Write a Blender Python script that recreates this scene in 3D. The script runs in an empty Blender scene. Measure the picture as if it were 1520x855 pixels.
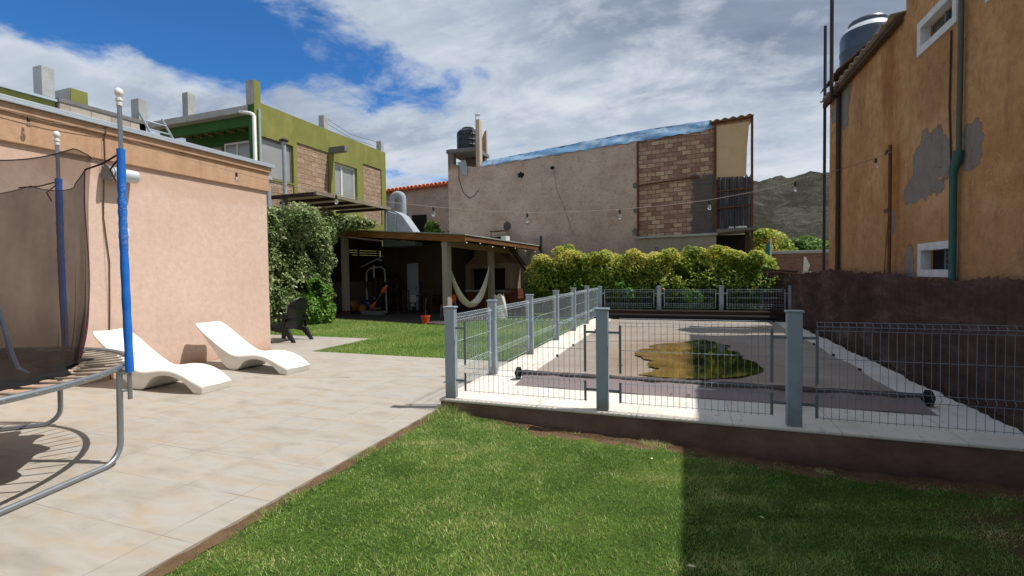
import bpy, bmesh, math, random
import numpy as np
from mathutils import Vector, Matrix
random.seed(7)
RNG = np.random.default_rng(11)
PI = math.pi
S = bpy.context.scene
COL = S.collection

# ------------------------------------------------------------------ helpers
def lin(r, g, b, k=1.0):
    def f(c):
        c = c / 255.0
        return c / 12.92 if c <= 0.04045 else ((c + 0.055) / 1.055) ** 2.4
    return (f(r) * k, f(g) * k, f(b) * k, 1.0)

PM = {}

def tag(o, label=None, cat=None, group=None, kind=None):
    if label: o['label'] = label
    if cat: o['category'] = cat
    if group: o['group'] = group
    if kind: o['kind'] = kind
    return o

def thing(name, label, cat, loc=(0, 0, 0), rz=0.0, group=None):
    o = bpy.data.objects.new(name, None)
    o.empty_display_size = 0.2
    COL.objects.link(o)
    o.location = loc
    o.rotation_euler = (0, 0, rz)
    PM[o] = Matrix.Translation(Vector(loc)) @ Matrix.Rotation(rz, 4, 'Z')
    return tag(o, label, cat, group)

def copy_tree(o, parent=None):
    c = o.copy()
    COL.objects.link(c)
    if parent is not None:
        c.parent = parent
    for ch in [x for x in bpy.data.objects if x.parent == o]:
        copy_tree(ch, c)
    return c

class MB:
    """collects shapes for ONE mesh"""
    def __init__(self):
        self.v = []
        self.f = []

    def add(self, vs, fs):
        n = len(self.v)
        self.v += [tuple(p) for p in vs]
        self.f += [tuple(i + n for i in q) for q in fs]
        return self

    def box(self, x0, x1, y0, y1, z0, z1, M=None):
        vs = [(x0, y0, z0), (x1, y0, z0), (x1, y1, z0), (x0, y1, z0), (x0, y0, z1), (x1, y0, z1), (x1, y1, z1), (x0, y1, z1)]
        if M is not None:
            vs = [M @ Vector(p) for p in vs]
        return self.add(vs, [(0, 3, 2, 1), (4, 5, 6, 7), (0, 1, 5, 4), (1, 2, 6, 5), (2, 3, 7, 6), (3, 0, 4, 7)])

    def tube(self, pts, r, n=8, caps=True, closed=False):
        pts = [Vector(p) for p in pts]
        m = len(pts)
        rs = r if isinstance(r, (list, tuple)) else [r] * m
        rings = []
        ref = None
        for i, p in enumerate(pts):
            if closed:
                t = pts[(i + 1) % m] - pts[i - 1]
            else:
                t = pts[min(i + 1, m - 1)] - pts[max(i - 1, 0)]
            t.normalize()
            if ref is None:
                ref = Vector((0, 0, 1)) if abs(t.z) < 0.9 else Vector((1, 0, 0))
            a = t.cross(ref)
            if a.length < 1e-5:
                a = t.cross(Vector((0.3, 1, 0.1)))
            a.normalize()
            b = a.cross(t).normalized()
            ref = b
            rings.append([p + (a * math.cos(2 * PI * k / n) + b * math.sin(2 * PI * k / n)) * rs[i] for k in range(n)])
        vs = [q for R in rings for q in R]
        fs = []
        for i in range(m if closed else m - 1):
            j = (i + 1) % m
            for k in range(n):
                fs.append((i * n + k, i * n + (k + 1) % n, j * n + (k + 1) % n, j * n + k))
        if caps and not closed:
            fs.append(tuple(range(n - 1, -1, -1)))
            fs.append(tuple((m - 1) * n + k for k in range(n)))
        return self.add(vs, fs)

    def lathe(self, prof, c=(0, 0, 0), n=24):
        """prof: list of (r, z) from bottom to top"""
        vs, fs = [], []
        for r, z in prof:
            for k in range(n):
                a = 2 * PI * k / n
                vs.append((c[0] + r * math.cos(a), c[1] + r * math.sin(a), c[2] + z))
        for i in range(len(prof) - 1):
            for k in range(n):
                fs.append((i * n + k, i * n + (k + 1) % n, (i + 1) * n + (k + 1) % n, (i + 1) * n + k))
        fs.append(tuple(range(n - 1, -1, -1)))
        fs.append(tuple((len(prof) - 1) * n + k for k in range(n)))
        return self.add(vs, fs)

    def prism(self, poly, axis, a, b):
        """polygon extruded along axis between a and b; poly = pairs in the two other axes, in order"""
        n = len(poly)
        def mk(p, t):
            q = list(p)
            q.insert(axis, t)
            return q
        vs = [mk(p, a) for p in poly] + [mk(p, b) for p in poly]
        fs = [tuple(range(n)), tuple(range(2 * n - 1, n - 1, -1))]
        for i in range(n):
            j = (i + 1) % n
            fs.append((i, n + i, n + j, j))
        return self.add(vs, fs)

    def grid(self, fn, nu, nv):
        vs = [fn(i / nu, j / nv) for j in range(nv + 1) for i in range(nu + 1)]
        fs = [(j * (nu + 1) + i, j * (nu + 1) + i + 1, (j + 1) * (nu + 1) + i + 1, (j + 1) * (nu + 1) + i) for j in range(nv) for i in range(nu)]
        return self.add(vs, fs)

    def build(self, name, mat, parent=None, local=False, smooth=False, bevel=0.0, base=None, fix=True, solid=0.0, angle=None):
        vs = self.v
        if parent is not None and not local:
            M = PM[parent].inverted()
            vs = [M @ Vector(p) for p in vs]
        if base is not None:
            b = Vector(base)
            vs = [Vector(p) - b for p in vs]
        me = bpy.data.meshes.new(name)
        me.from_pydata([tuple(p) for p in vs], [], self.f)
        if fix:
            bm = bmesh.new()
            bm.from_mesh(me)
            bmesh.ops.recalc_face_normals(bm, faces=bm.faces)
            bm.to_mesh(me)
            bm.free()
        me.materials.append(mat)
        if smooth:
            me.shade_smooth()
            if angle:
                me.set_sharp_from_angle(angle=math.radians(angle))
        o = bpy.data.objects.new(name, me)
        COL.objects.link(o)
        if base is not None:
            o.location = base
        if parent is not None:
            o.parent = parent
            PM[o] = PM[parent]
        else:
            PM[o] = Matrix.Translation(Vector(base)) if base is not None else Matrix.Identity(4)
        if solid:
            m = o.modifiers.new('solid', 'SOLIDIFY')
            m.thickness = solid
            m.offset = 0
        if bevel:
            m = o.modifiers.new('bevel', 'BEVEL')
            m.width = bevel
            m.segments = 2
            m.limit_method = 'ANGLE'
            m.angle_limit = math.radians(40)
        return o

def wall_holes(mb, axis, t0, t1, u0, u1, z0, z1, holes):
    """wall slab of thickness t0..t1 along axis, spanning u0..u1 and z0..z1, with rectangular holes"""
    us = sorted({u0, u1, *[h[0] for h in holes], *[h[1] for h in holes]})
    zs = sorted({z0, z1, *[h[2] for h in holes], *[h[3] for h in holes]})
    us = [u for u in us if u0 <= u <= u1]
    zs = [z for z in zs if z0 <= z <= z1]
    for i in range(len(us) - 1):
        zrun = None
        for j in range(len(zs) - 1):
            cu, cz = (us[i] + us[i + 1]) / 2, (zs[j] + zs[j + 1]) / 2
            hole = any(h[0] < cu < h[1] and h[2] < cz < h[3] for h in holes)
            if not hole:
                if zrun is None:
                    zrun = zs[j]
                last = zs[j + 1]
            if hole or j == len(zs) - 2:
                if zrun is not None:
                    if axis == 0:
                        mb.box(t0, t1, us[i], us[i + 1], zrun, last)
                    else:
                        mb.box(us[i], us[i + 1], t0, t1, zrun, last)
                zrun = None
    return mb

# ------------------------------------------------------------------ materials
class N:
    def __init__(self, name):
        m = bpy.data.materials.new(name)
        m.use_nodes = True
        self.m = m
        self.t = m.node_tree
        self.t.nodes.clear()
        self.out = self.n('ShaderNodeOutputMaterial')
        self.b = self.n('ShaderNodeBsdfPrincipled')
        self.l(self.b.outputs[0], self.out.inputs['Surface'])
        self.tc = self.n('ShaderNodeTexCoord')
        self.obj = self.tc.outputs['Object']

    def n(self, k):
        return self.t.nodes.new(k)

    def l(self, a, b):
        self.t.links.new(a, b)

    def put(self, sock, v):
        if hasattr(v, 'links') or isinstance(v, bpy.types.NodeSocket):
            self.l(v, sock)
        else:
            sock.default_value = v

    def map(self, scale=(1, 1, 1), rot=(0, 0, 0), loc=(0, 0, 0), vec=None):
        q = self.n('ShaderNodeMapping')
        self.l(vec or self.obj, q.inputs['Vector'])
        q.inputs['Scale'].default_value = scale
        q.inputs['Rotation'].default_value = rot
        q.inputs['Location'].default_value = loc
        return q.outputs[0]

    def noise(self, scale, detail=4, rough=0.6, vec=None, dist=0.0):
        q = self.n('ShaderNodeTexNoise')
        self.l(vec or self.obj, q.inputs['Vector'])
        q.inputs['Scale'].default_value = scale
        q.inputs['Detail'].default_value = detail
        q.inputs['Roughness'].default_value = rough
        q.inputs['Distortion'].default_value = dist
        return q.outputs['Fac']

    def ramp(self, fac, stops, smooth=False):
        q = self.n('ShaderNodeValToRGB')
        self.l(fac, q.inputs[0])
        cr = q.color_ramp
        if smooth:
            cr.interpolation = 'EASE'
        while len(cr.elements) < len(stops):
            cr.elements.new(0.5)
        for e, (p, c) in zip(cr.elements, stops):
            e.position = p
            e.color = c if isinstance(c, tuple) else (c, c, c, 1)
        return q.outputs[0]

    def mix(self, fac, a, b, mode='MIX'):
        q = self.n('ShaderNodeMix')
        q.data_type = 'RGBA'
        q.blend_type = mode
        self.put(q.inputs[0], fac)
        self.put(q.inputs[6], a)
        self.put(q.inputs[7], b)
        return q.outputs[2]

    def math(self, op, a, b=0.0, c=None, clamp=False):
        q = self.n('ShaderNodeMath')
        q.operation = op
        q.use_clamp = clamp
        self.put(q.inputs[0], a)
        self.put(q.inputs[1], b)
        if c is not None:
            self.put(q.inputs[2], c)
        return q.outputs[0]

    def sep(self, vec=None):
        q = self.n('ShaderNodeSeparateXYZ')
        self.l(vec or self.obj, q.inputs[0])
        return q.outputs

    def smooth(self, v, a, b):
        q = self.n('ShaderNodeMapRange')
        q.interpolation_type = 'SMOOTHSTEP'
        self.put(q.inputs['Value'], v)
        q.inputs['From Min'].default_value = a
        q.inputs['From Max'].default_value = b
        return q.outputs[0]

    def blob(self, a, b, ca, cb, ra, rb, nz, amp=0.5, soft=0.06):
        """mask: 1 inside a noise-edged ellipse in coords a,b"""
        da = self.math('DIVIDE', self.math('SUBTRACT', a, ca), ra)
        db = self.math('DIVIDE', self.math('SUBTRACT', b, cb), rb)
        d = self.math('SQRT', self.math('ADD', self.math('MULTIPLY', da, da), self.math('MULTIPLY', db, db)))
        d = self.math('ADD', d, self.math('MULTIPLY', self.math('SUBTRACT', nz, 0.5), amp * 2))
        return self.math('SUBTRACT', 1.0, self.smooth(d, 1 - soft, 1 + soft))

    def color(self, c):
        self.put(self.b.inputs['Base Color'], c)

    def fin(self, rough=0.8, metal=0.0, spec=0.3, bump=None, strength=0.3, dist=0.01):
        self.put(self.b.inputs['Roughness'], rough)
        self.b.inputs['Metallic'].default_value = metal
        self.b.inputs['Specular IOR Level'].default_value = spec
        if bump is not None:
            q = self.n('ShaderNodeBump')
            q.inputs['Strength'].default_value = strength
            q.inputs['Distance'].default_value = dist
            self.l(bump, q.inputs['Height'])
            self.l(q.outputs[0], self.b.inputs['Normal'])
        return self.m

def sc(c, k):
    return (c[0] * k, c[1] * k, c[2] * k, 1.0)

def simple(name, c, var=0.18, scale=6, rough=0.6, metal=0.0, spec=0.3, bump=0.15, bscale=40, dist=0.004, dirt=None, dirtamt=0.0):
    n = N(name)
    col = n.mix(n.noise(scale, 5, 0.65), sc(c, 1 - var), sc(c, 1 + var))
    if dirt:
        col = n.mix(n.math('MULTIPLY', n.ramp(n.noise(scale * 0.7, 6, 0.7), [(0.45, 0.0), (0.75, 1.0)]), dirtamt), col, dirt)
    n.color(col)
    return n.fin(rough, metal, spec, n.noise(bscale, 3, 0.6), bump, dist)

def stucco(name, c, c2, stain, stainamt=0.35, bumps=0.6, zstain=None, splash=None):
    n = N(name)
    v = n.noise(0.9, 6, 0.62)
    col = n.mix(n.ramp(v, [(0.32, 0.0), (0.68, 1.0)]), c, c2)
    fine = n.noise(9, 5, 0.7)
    col = n.mix(n.ramp(fine, [(0.35, 0.0), (0.7, 1.0)]), col, n.mix(0.5, col, sc(c, 0.72)))
    streak = n.noise(1.6, 6, 0.7, n.map((3.0, 3.0, 0.35)))
    col = n.mix(n.math('MULTIPLY', n.ramp(streak, [(0.5, 0.0), (0.8, 1.0)]), stainamt), col, stain)
    if zstain:
        z = n.sep()[2]
        edge = n.math('ADD', z, n.math('MULTIPLY', n.noise(1.3, 6, 0.75, n.map((1, 1, 0.4))), zstain[2]))
        col = n.mix(n.math('MULTIPLY', n.smooth(edge, zstain[0], zstain[1]), zstain[3]), col, stain)
    if splash:
        z = n.sep()[2]
        e2 = n.math('SUBTRACT', z, n.math('MULTIPLY', n.noise(2.6, 6, 0.75, n.map((1, 1, 0.5))), splash))
        col = n.mix(n.math('MULTIPLY', n.math('SUBTRACT', 1.0, n.smooth(e2, -splash * 0.55, splash * 0.25)), 0.6), col, stain)
    n.color(col)
    h = n.math('ADD', n.noise(45, 4, 0.7), n.math('MULTIPLY', n.noise(12, 3, 0.6), 0.9))
    return n.fin(0.92, 0, 0.15, h, bumps, 0.012)

M = {}
M['salmon'] = stucco('salmon stucco', lin(216, 188, 171), lin(224, 197, 181), lin(192, 156, 130), 0.30, 0.32, (3.5, 3.75, 0.9, 0.4), 0.5)
M['salmon_band'] = stucco('tan cornice stucco', lin(190, 154, 124), lin(200, 164, 134), lin(146, 98, 64), 0.5, 0.4)
M['flash'] = simple('galvanised flashing', lin(178, 188, 196), 0.1, 3, 0.45, 0.3, 0.5, 0.1)
M['galv'] = simple('galvanised steel', lin(150, 156, 160), 0.16, 9, 0.42, 0.75, 0.5, 0.08)
def m_post():
    n = N('grey blue post paint')
    z = n.sep(n.map(loc=(0, 0, 0)))[2]
    col = n.mix(n.noise(4, 5, 0.65), lin(136, 151, 163), lin(158, 173, 184))
    col = n.mix(n.math('MULTIPLY', n.ramp(n.noise(7, 6, 0.75, n.map((1, 1, 0.25))), [(0.5, 0.0), (0.72, 1.0)]), 0.4), col, lin(112, 110, 104))
    foot = n.math('SUBTRACT', 1.0, n.smooth(n.math('SUBTRACT', z, n.math('MULTIPLY', n.noise(9, 5, 0.7), 0.25)), -0.12, 0.10))
    col = n.mix(n.math('MULTIPLY', foot, 0.55), col, lin(104, 96, 86))
    n.color(col)
    return n.fin(0.5, 0.1, 0.4, n.noise(50, 3, 0.6), 0.12, 0.002)
M['post'] = m_post()
M['wire'] = simple('grey wire paint', lin(124, 138, 148), 0.1, 8, 0.5, 0.2, 0.4, 0.0)
M['wire_lit'] = simple('sunlit grey wire paint', lin(176, 190, 198), 0.1, 8, 0.5, 0.2, 0.4, 0.0)  # lit copy of the wire paint; sun on the left run put into colour
M['bracket'] = simple('dark grey steel', lin(112, 118, 124), 0.12, 8, 0.55, 0.2, 0.4, 0.05)
M['darkmetal'] = simple('dark rusty steel', lin(62, 54, 52), 0.25, 8, 0.7, 0.2, 0.3, 0.15, 60, 0.003, lin(96, 58, 40), 0.5)
M['rust'] = simple('rusty pole', lin(96, 66, 50), 0.3, 14, 0.85, 0.1, 0.2, 0.3, 70, 0.003, lin(140, 82, 48), 0.6)
M['blackpole'] = simple('dark painted pole', lin(52, 54, 60), 0.2, 8, 0.6, 0.2, 0.3, 0.05)
M['white_plastic'] = simple('white moulded plastic', lin(232, 230, 222), 0.03, 3, 0.42, 0, 0.4, 0.04, 90, 0.001, lin(186, 178, 164), 0.35)
M['blue_foam'] = None
M['black_plastic'] = simple('black plastic', lin(22, 22, 24), 0.2, 6, 0.35, 0, 0.5, 0.05)
M['black_rubber'] = simple('black rubber', lin(28, 28, 28), 0.2, 8, 0.8, 0, 0.2, 0.1)
M['strap'] = simple('brown strap', lin(58, 40, 34), 0.2, 12, 0.9, 0, 0.1)
M['pink'] = simple('magenta webbing', lin(128, 34, 84), 0.15, 14, 0.8, 0, 0.1)
M['white_paint'] = simple('white paint', lin(226, 226, 222), 0.05, 4, 0.5, 0, 0.4, 0.08, 60, 0.003, lin(150, 146, 138), 0.25)
M['white_dirty'] = simple('whitewashed render', lin(214, 214, 210), 0.08, 3, 0.85, 0, 0.2, 0.4, 40, 0.006, lin(130, 122, 112), 0.45)
M['concrete'] = simple('raw concrete', lin(168, 170, 168), 0.14, 3, 0.9, 0, 0.15, 0.4, 35, 0.008, lin(110, 108, 104), 0.5)
M['concrete_dark'] = simple('dark concrete', lin(120, 118, 116), 0.15, 3, 0.92, 0, 0.15, 0.4, 35, 0.008, lin(70, 66, 62), 0.5)
M['rubber_cable'] = simple('cable sheath', lin(110, 84, 66), 0.15, 6, 0.7, 0, 0.2, 0)
M['string_cable'] = simple('pale cord', lin(150, 138, 128), 0.12, 6, 0.8, 0, 0.2, 0)
M['socket'] = simple('bulb socket', lin(40, 34, 32), 0.15, 8, 0.5, 0, 0.4, 0)
M['orange_plastic'] = simple('orange plastic', lin(214, 92, 44), 0.08, 5, 0.5, 0, 0.35, 0.02)
M['terracotta_pot'] = simple('orange pot clay', lin(204, 86, 46), 0.1, 6, 0.75, 0, 0.2, 0.1)
M['yellow_ball'] = simple('orange yellow vinyl', lin(150, 100, 32), 0.1, 5, 0.5, 0, 0.35, 0)
M['blue_ball'] = simple('blue vinyl', lin(30, 52, 120), 0.1, 5, 0.45, 0, 0.35, 0)
M['crate_wood'] = simple('reddish crate wood', lin(104, 64, 48), 0.2, 8, 0.8, 0, 0.2, 0.2)
M['door_paint'] = simple('pale blue door paint', lin(168, 186, 200), 0.06, 3, 0.55, 0, 0.35, 0.05)
M['hammock'] = simple('cream cotton', lin(236, 228, 212), 0.08, 20, 0.95, 0, 0.1, 0.4, 90, 0.006)
M['bag'] = simple('white woven sack', lin(214, 210, 204), 0.1, 12, 0.75, 0, 0.2, 0.4, 30, 0.01)
M['gym_steel'] = simple('pale grey gym tube', lin(140, 140, 136), 0.1, 6, 0.4, 0.3, 0.5, 0)
M['tank_black'] = simple('black polyethylene', lin(38, 42, 46), 0.15, 3, 0.42, 0, 0.45, 0.05)
M['tank_grey'] = simple('blue grey polyethylene', lin(66, 78, 92), 0.14, 3, 0.4, 0, 0.45, 0.05, 40, 0.004, lin(150, 150, 150), 0.18)
M['tank_band'] = simple('white tank shoulder', lin(206, 212, 214), 0.05, 3, 0.4, 0, 0.45, 0)
M['mdf'] = simple('tan chipboard', lin(196, 172, 134), 0.1, 3, 0.9, 0, 0.1, 0.15, 60, 0.003, lin(150, 122, 88), 0.3)
M['soil'] = simple('brown soil', lin(104, 84, 64), 0.35, 5, 1.0, 0, 0.05, 0.9, 25, 0.03, lin(66, 52, 38), 0.6)
M['darksoil'] = simple('dark litter soil', lin(58, 46, 38), 0.4, 6, 1.0, 0, 0.05, 0.9, 30, 0.03, lin(98, 80, 62), 0.6)
M['green_pipe'] = simple('dark green pipe', lin(44, 92, 84), 0.12, 5, 0.5, 0, 0.35, 0.05)
M['grey_pipe'] = simple('grey green pipe', lin(84, 88, 76), 0.15, 5, 0.6, 0, 0.3, 0.05)
M['teal'] = simple('teal paint', lin(40, 118, 110), 0.15, 5, 0.6, 0, 0.3, 0.05)
M['bark'] = simple('brown bark', lin(92, 72, 54), 0.3, 14, 0.95, 0, 0.1, 0.7, 30, 0.01)
M['white_tile'] = simple('pale parapet block', lin(196, 190, 180), 0.1, 3, 0.9, 0, 0.15, 0.3)
M['interior'] = simple('dark interior', lin(40, 38, 38), 0.15, 3, 0.9, 0, 0.1, 0)
M['straw_leaf'] = simple('dry leaf', lin(206, 196, 160), 0.15, 18, 0.9, 0, 0.1, 0.2)
M['lampgrey'] = simple('lamp housing grey', lin(196, 202, 204), 0.05, 4, 0.4, 0.2, 0.5, 0)

def m_foam():
    n = N('blue foam sleeve')
    z = n.sep()[2]
    c = n.mix(n.noise(7, 4, 0.6), lin(20, 92, 190), lin(44, 128, 220))
    # a worn stretch where the sleeve has cracked
    worn = n.math('MULTIPLY', n.smooth(z, 1.85, 1.92), n.math('SUBTRACT', 1.0, n.smooth(z, 2.42, 2.47)))
    cr = n.ramp(n.noise(38, 5, 0.75, n.map((1, 1, 1.6))), [(0.52, 0.0), (0.58, 1.0)])
    c = n.mix(n.math('MULTIPLY', n.math('MULTIPLY', worn, cr), 0.75), c, lin(120, 156, 200))
    c = n.mix(n.math('MULTIPLY', worn, n.ramp(n.noise(60, 4, 0.7), [(0.6, 0.0), (0.66, 1.0)])), c, lin(24, 44, 90))
    n.color(c)
    return n.fin(0.6, 0, 0.3, n.noise(20, 4, 0.7), 0.5, 0.01)
M['blue_foam'] = m_foam()

def m_glass(name, c, rough=0.06):
    n = N(name)
    n.color(n.mix(n.noise(1.2, 3, 0.5), sc(c, 0.75), sc(c, 1.2)))
    n.b.inputs['Coat Weight'].default_value = 0.6
    n.b.inputs['Coat Roughness'].default_value = 0.03
    return n.fin(rough, 0, 0.6, n.noise(0.9, 2, 0.5), 0.05, 0.02)
M['glass_grey'] = m_glass('curtained glass', lin(150, 152, 152), 0.25)
M['glass_dark'] = m_glass('dark glass', lin(58, 62, 66))
M['bulb'] = None

def m_bulb():
    n = N('clear bulb glass')
    n.b.inputs['Transmission Weight'].default_value = 0.92
    n.b.inputs['IOR'].default_value = 1.2
    n.color((0.95, 0.95, 0.93, 1))
    return n.fin(0.05, 0, 0.5)
M['bulb'] = m_bulb()

def m_net():
    n = N('black safety net')
    tr = n.n('ShaderNodeBsdfTransparent')
    df = n.n('ShaderNodeBsdfDiffuse')
    n.put(df.inputs['Color'], n.mix(n.noise(3, 4, 0.6), lin(50, 43, 39), lin(84, 73, 66)))
    mx = n.n('ShaderNodeMixShader')
    op = n.ramp(n.noise(2.2, 5, 0.65, n.map((1, 1, 0.35))), [(0.3, 0.50), (0.72, 0.70)])
    z = n.sep()[2]
    op = n.math('ADD', op, n.math('MULTIPLY', n.math('SUBTRACT', 1.0, n.smooth(z, 0.85, 1.5)), 0.18), clamp=True)
    n.put(mx.inputs[0], op)
    n.l(tr.outputs[0], mx.inputs[1])
    n.l(df.outputs[0], mx.inputs[2])
    n.l(mx.outputs[0], n.out.inputs['Surface'])
    return n.m
M['net'] = m_net()

def m_poly():
    n = N('aged translucent sheet')
    c = n.mix(n.noise(1.5, 5, 0.7), lin(150, 142, 126), lin(186, 178, 160))
    n.color(c)
    n.fin(0.5, 0, 0.3)
    tr = n.n('ShaderNodeBsdfTranslucent')
    n.l(c, tr.inputs['Color'])
    mx = n.n('ShaderNodeMixShader')
    mx.inputs[0].default_value = 0.45
    n.l(n.b.outputs[0], mx.inputs[1])
    n.l(tr.outputs[0], mx.inputs[2])
    n.l(mx.outputs[0], n.out.inputs['Surface'])
    return n.m
M['poly'] = m_poly()

def m_patio():
    n = N('beige porcelain patio tile')
    v = n.map((1, 1, 1), loc=(3.10, -2.03, 0))
    q = n.n('ShaderNodeTexBrick')
    n.l(v, q.inputs['Vector'])
    q.offset = 0.0
    q.squash = 1.0
    q.inputs['Scale'].default_value = 1.0
    q.inputs['Brick Width'].default_value = 0.57
    q.inputs['Row Height'].default_value = 0.57
    q.inputs['Mortar Size'].default_value = 0.0035
    q.inputs['Mortar Smooth'].default_value = 0.2
    q.inputs['Bias'].default_value = 0.0
    q.inputs['Color1'].default_value = (0.965, 0.965, 0.965, 1)
    q.inputs['Color2'].default_value = (1.05, 1.04, 1.03, 1)
    q.inputs['Mortar'].default_value = (0.95, 0.95, 0.95, 1)
    cloud = n.noise(3.6, 6, 0.6, n.map((0.5, 1.3, 1), rot=(0, 0, -0.35)), 0.7)
    base = n.ramp(cloud, [(0.30, lin(150, 143, 134)), (0.44, lin(162, 155, 144)), (0.56, lin(168, 162, 153)), (0.70, lin(156, 153, 148))])
    tan = n.ramp(n.noise(4.4, 5, 0.62, n.map((0.5, 1.5, 1), rot=(0, 0, -0.35), loc=(4, 2, 0))), [(0.48, 0.0), (0.68, 0.5)])
    base = n.mix(tan, base, lin(172, 150, 122))
    col = n.mix(0.55, base, q.outputs['Color'], 'MULTIPLY')
    gn = n.ramp(n.noise(1.4, 3, 0.6), [(0.45, 0.06), (0.64, 0.8)])
    col = n.mix(n.math('MULTIPLY', q.outputs['Fac'], gn), col, lin(98, 92, 84))
    spk = n.ramp(n.noise(26, 4, 0.7), [(0.68, 0.0), (0.74, 0.4)])
    col = n.mix(spk, col, lin(120, 108, 92))
    n.color(col)
    h = n.math('SUBTRACT', n.math('MULTIPLY', n.noise(30, 3, 0.6), 0.25), q.outputs['Fac'])
    return n.fin(n.ramp(cloud, [(0.3, 0.55), (0.7, 0.75)]), 0, 0.3, h, 0.35, 0.004)
M['patio'] = m_patio()

def m_deck():
    n = N('pale pool deck concrete')
    v = n.noise(1.1, 6, 0.65)
    col = n.ramp(v, [(0.3, lin(196, 187, 173)), (0.55, lin(220, 213, 201)), (0.75, lin(206, 201, 193))])
    st = n.ramp(n.noise(3.1, 6, 0.75, n.map((2.2, 0.8, 1), rot=(0, 0, 0.4)), 0.8), [(0.56, 0.0), (0.68, 0.45)])
    col = n.mix(st, col, lin(138, 126, 110))
    sp = n.ramp(n.noise(22, 5, 0.75), [(0.66, 0.0), (0.7, 0.65)])
    col = n.mix(sp, col, lin(92, 84, 74))
    xyz = n.sep()
    jx = n.math('ABSOLUTE', n.math('SUBTRACT', n.math('FRACT', n.math('ADD', n.math('DIVIDE', xyz[0], 0.92), n.math('MULTIPLY', n.noise(0.8, 2), 0.02))), 0.5))
    jm = n.math('SUBTRACT', 1.0, n.smooth(jx, 0.003, 0.008))
    col = n.mix(n.math('MULTIPLY', jm, 0.45), col, lin(120, 110, 98))
    n.color(col)
    return n.fin(0.85, 0, 0.2, n.noise(28, 4, 0.7), 0.3, 0.006)
M['deck'] = m_deck()

def m_plinth():
    n = N('brown painted plinth')
    xyz = n.sep()
    v = n.noise(1.7, 6, 0.7, n.map((1, 1, 1.5)))
    col = n.ramp(v, [(0.3, lin(92, 74, 64)), (0.55, lin(120, 98, 86)), (0.75, lin(146, 126, 112))])
    bot = n.math('SUBTRACT', 1.0, n.smooth(n.math('ADD', xyz[2], n.math('MULTIPLY', n.noise(5, 4), 0.14)), -0.20, 0.02))
    col = n.mix(n.math('MULTIPLY', bot, 0.6), col, lin(52, 40, 32))
    n.color(col)
    return n.fin(0.9, 0, 0.2, n.math('ADD', n.noise(26, 4, 0.7), n.noise(5, 3)), 0.5, 0.012)
M['plinth'] = m_plinth()

def m_cover():
    n = N('grey brown pool tarpaulin')
    v = n.noise(0.8, 5, 0.6, n.map((0.6, 1.4, 1)))
    col = n.ramp(v, [(0.3, lin(134, 123, 113)), (0.6, lin(154, 142, 130)), (0.8, lin(144, 135, 126))])
    dust = n.ramp(n.noise(3.5, 6, 0.72, n.map((0.5, 2.0, 1))), [(0.5, 0.0), (0.8, 0.5)])
    col = n.mix(dust, col, lin(172, 156, 148))
    # muddy tide mark
    xyz = n.sep()
    col = n.mix(n.math('MULTIPLY', n.blob(xyz[0], xyz[1], -0.03, -1.4, 1.55, 2.7, n.noise(1.6, 5, 0.7), 0.5, 0.25), 0.4), col, lin(126, 100, 72))
    seam = n.math('ABSOLUTE', n.math('SUBTRACT', n.math('FRACT', n.math('DIVIDE', n.math('ADD', xyz[1], 30.4), 1.85)), 0.5))
    col = n.mix(n.math('MULTIPLY', n.math('SUBTRACT', 1.0, n.smooth(seam, 0.004, 0.012)), 0.4), col, lin(84, 76, 72))
    n.color(col)
    h = n.math('ADD', n.noise(1.8, 5, 0.6, n.map((3.2, 0.5, 1), rot=(0, 0, 0.25))), n.math('MULTIPLY', n.noise(14, 3), 0.15))
    return n.fin(0.55, 0, 0.35, h, 0.45, 0.05)
M['cover'] = m_cover()

def m_puddle():
    n = N('muddy puddle')
    xyz = n.sep()
    v = n.noise(1.7, 6, 0.65, n.map((0.7, 1.5, 1)))
    amber = n.ramp(v, [(0.3, lin(96, 72, 36)), (0.5, lin(122, 94, 52)), (0.7, lin(146, 120, 80))])
    shade_algae = n.ramp(n.noise(4.5, 6, 0.75), [(0.52, lin(26, 25, 12)), (0.68, lin(104, 104, 26))])  # dark of the shaded half, with algae flecks on it
    right = n.smooth(n.math('ADD', xyz[0], n.math('MULTIPLY', n.math('SUBTRACT', n.noise(1.5, 5, 0.7), 0.5), 0.8)), -0.05, 0.25)  # building's shadow edge painted in: sunlit amber left, dark right
    col = n.mix(right, amber, shade_algae)
    n.color(col)
    return n.fin(0.05, 0, 0.5, n.noise(2.5, 3, 0.5), 0.03, 0.004)
M['puddle'] = m_puddle()

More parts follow.
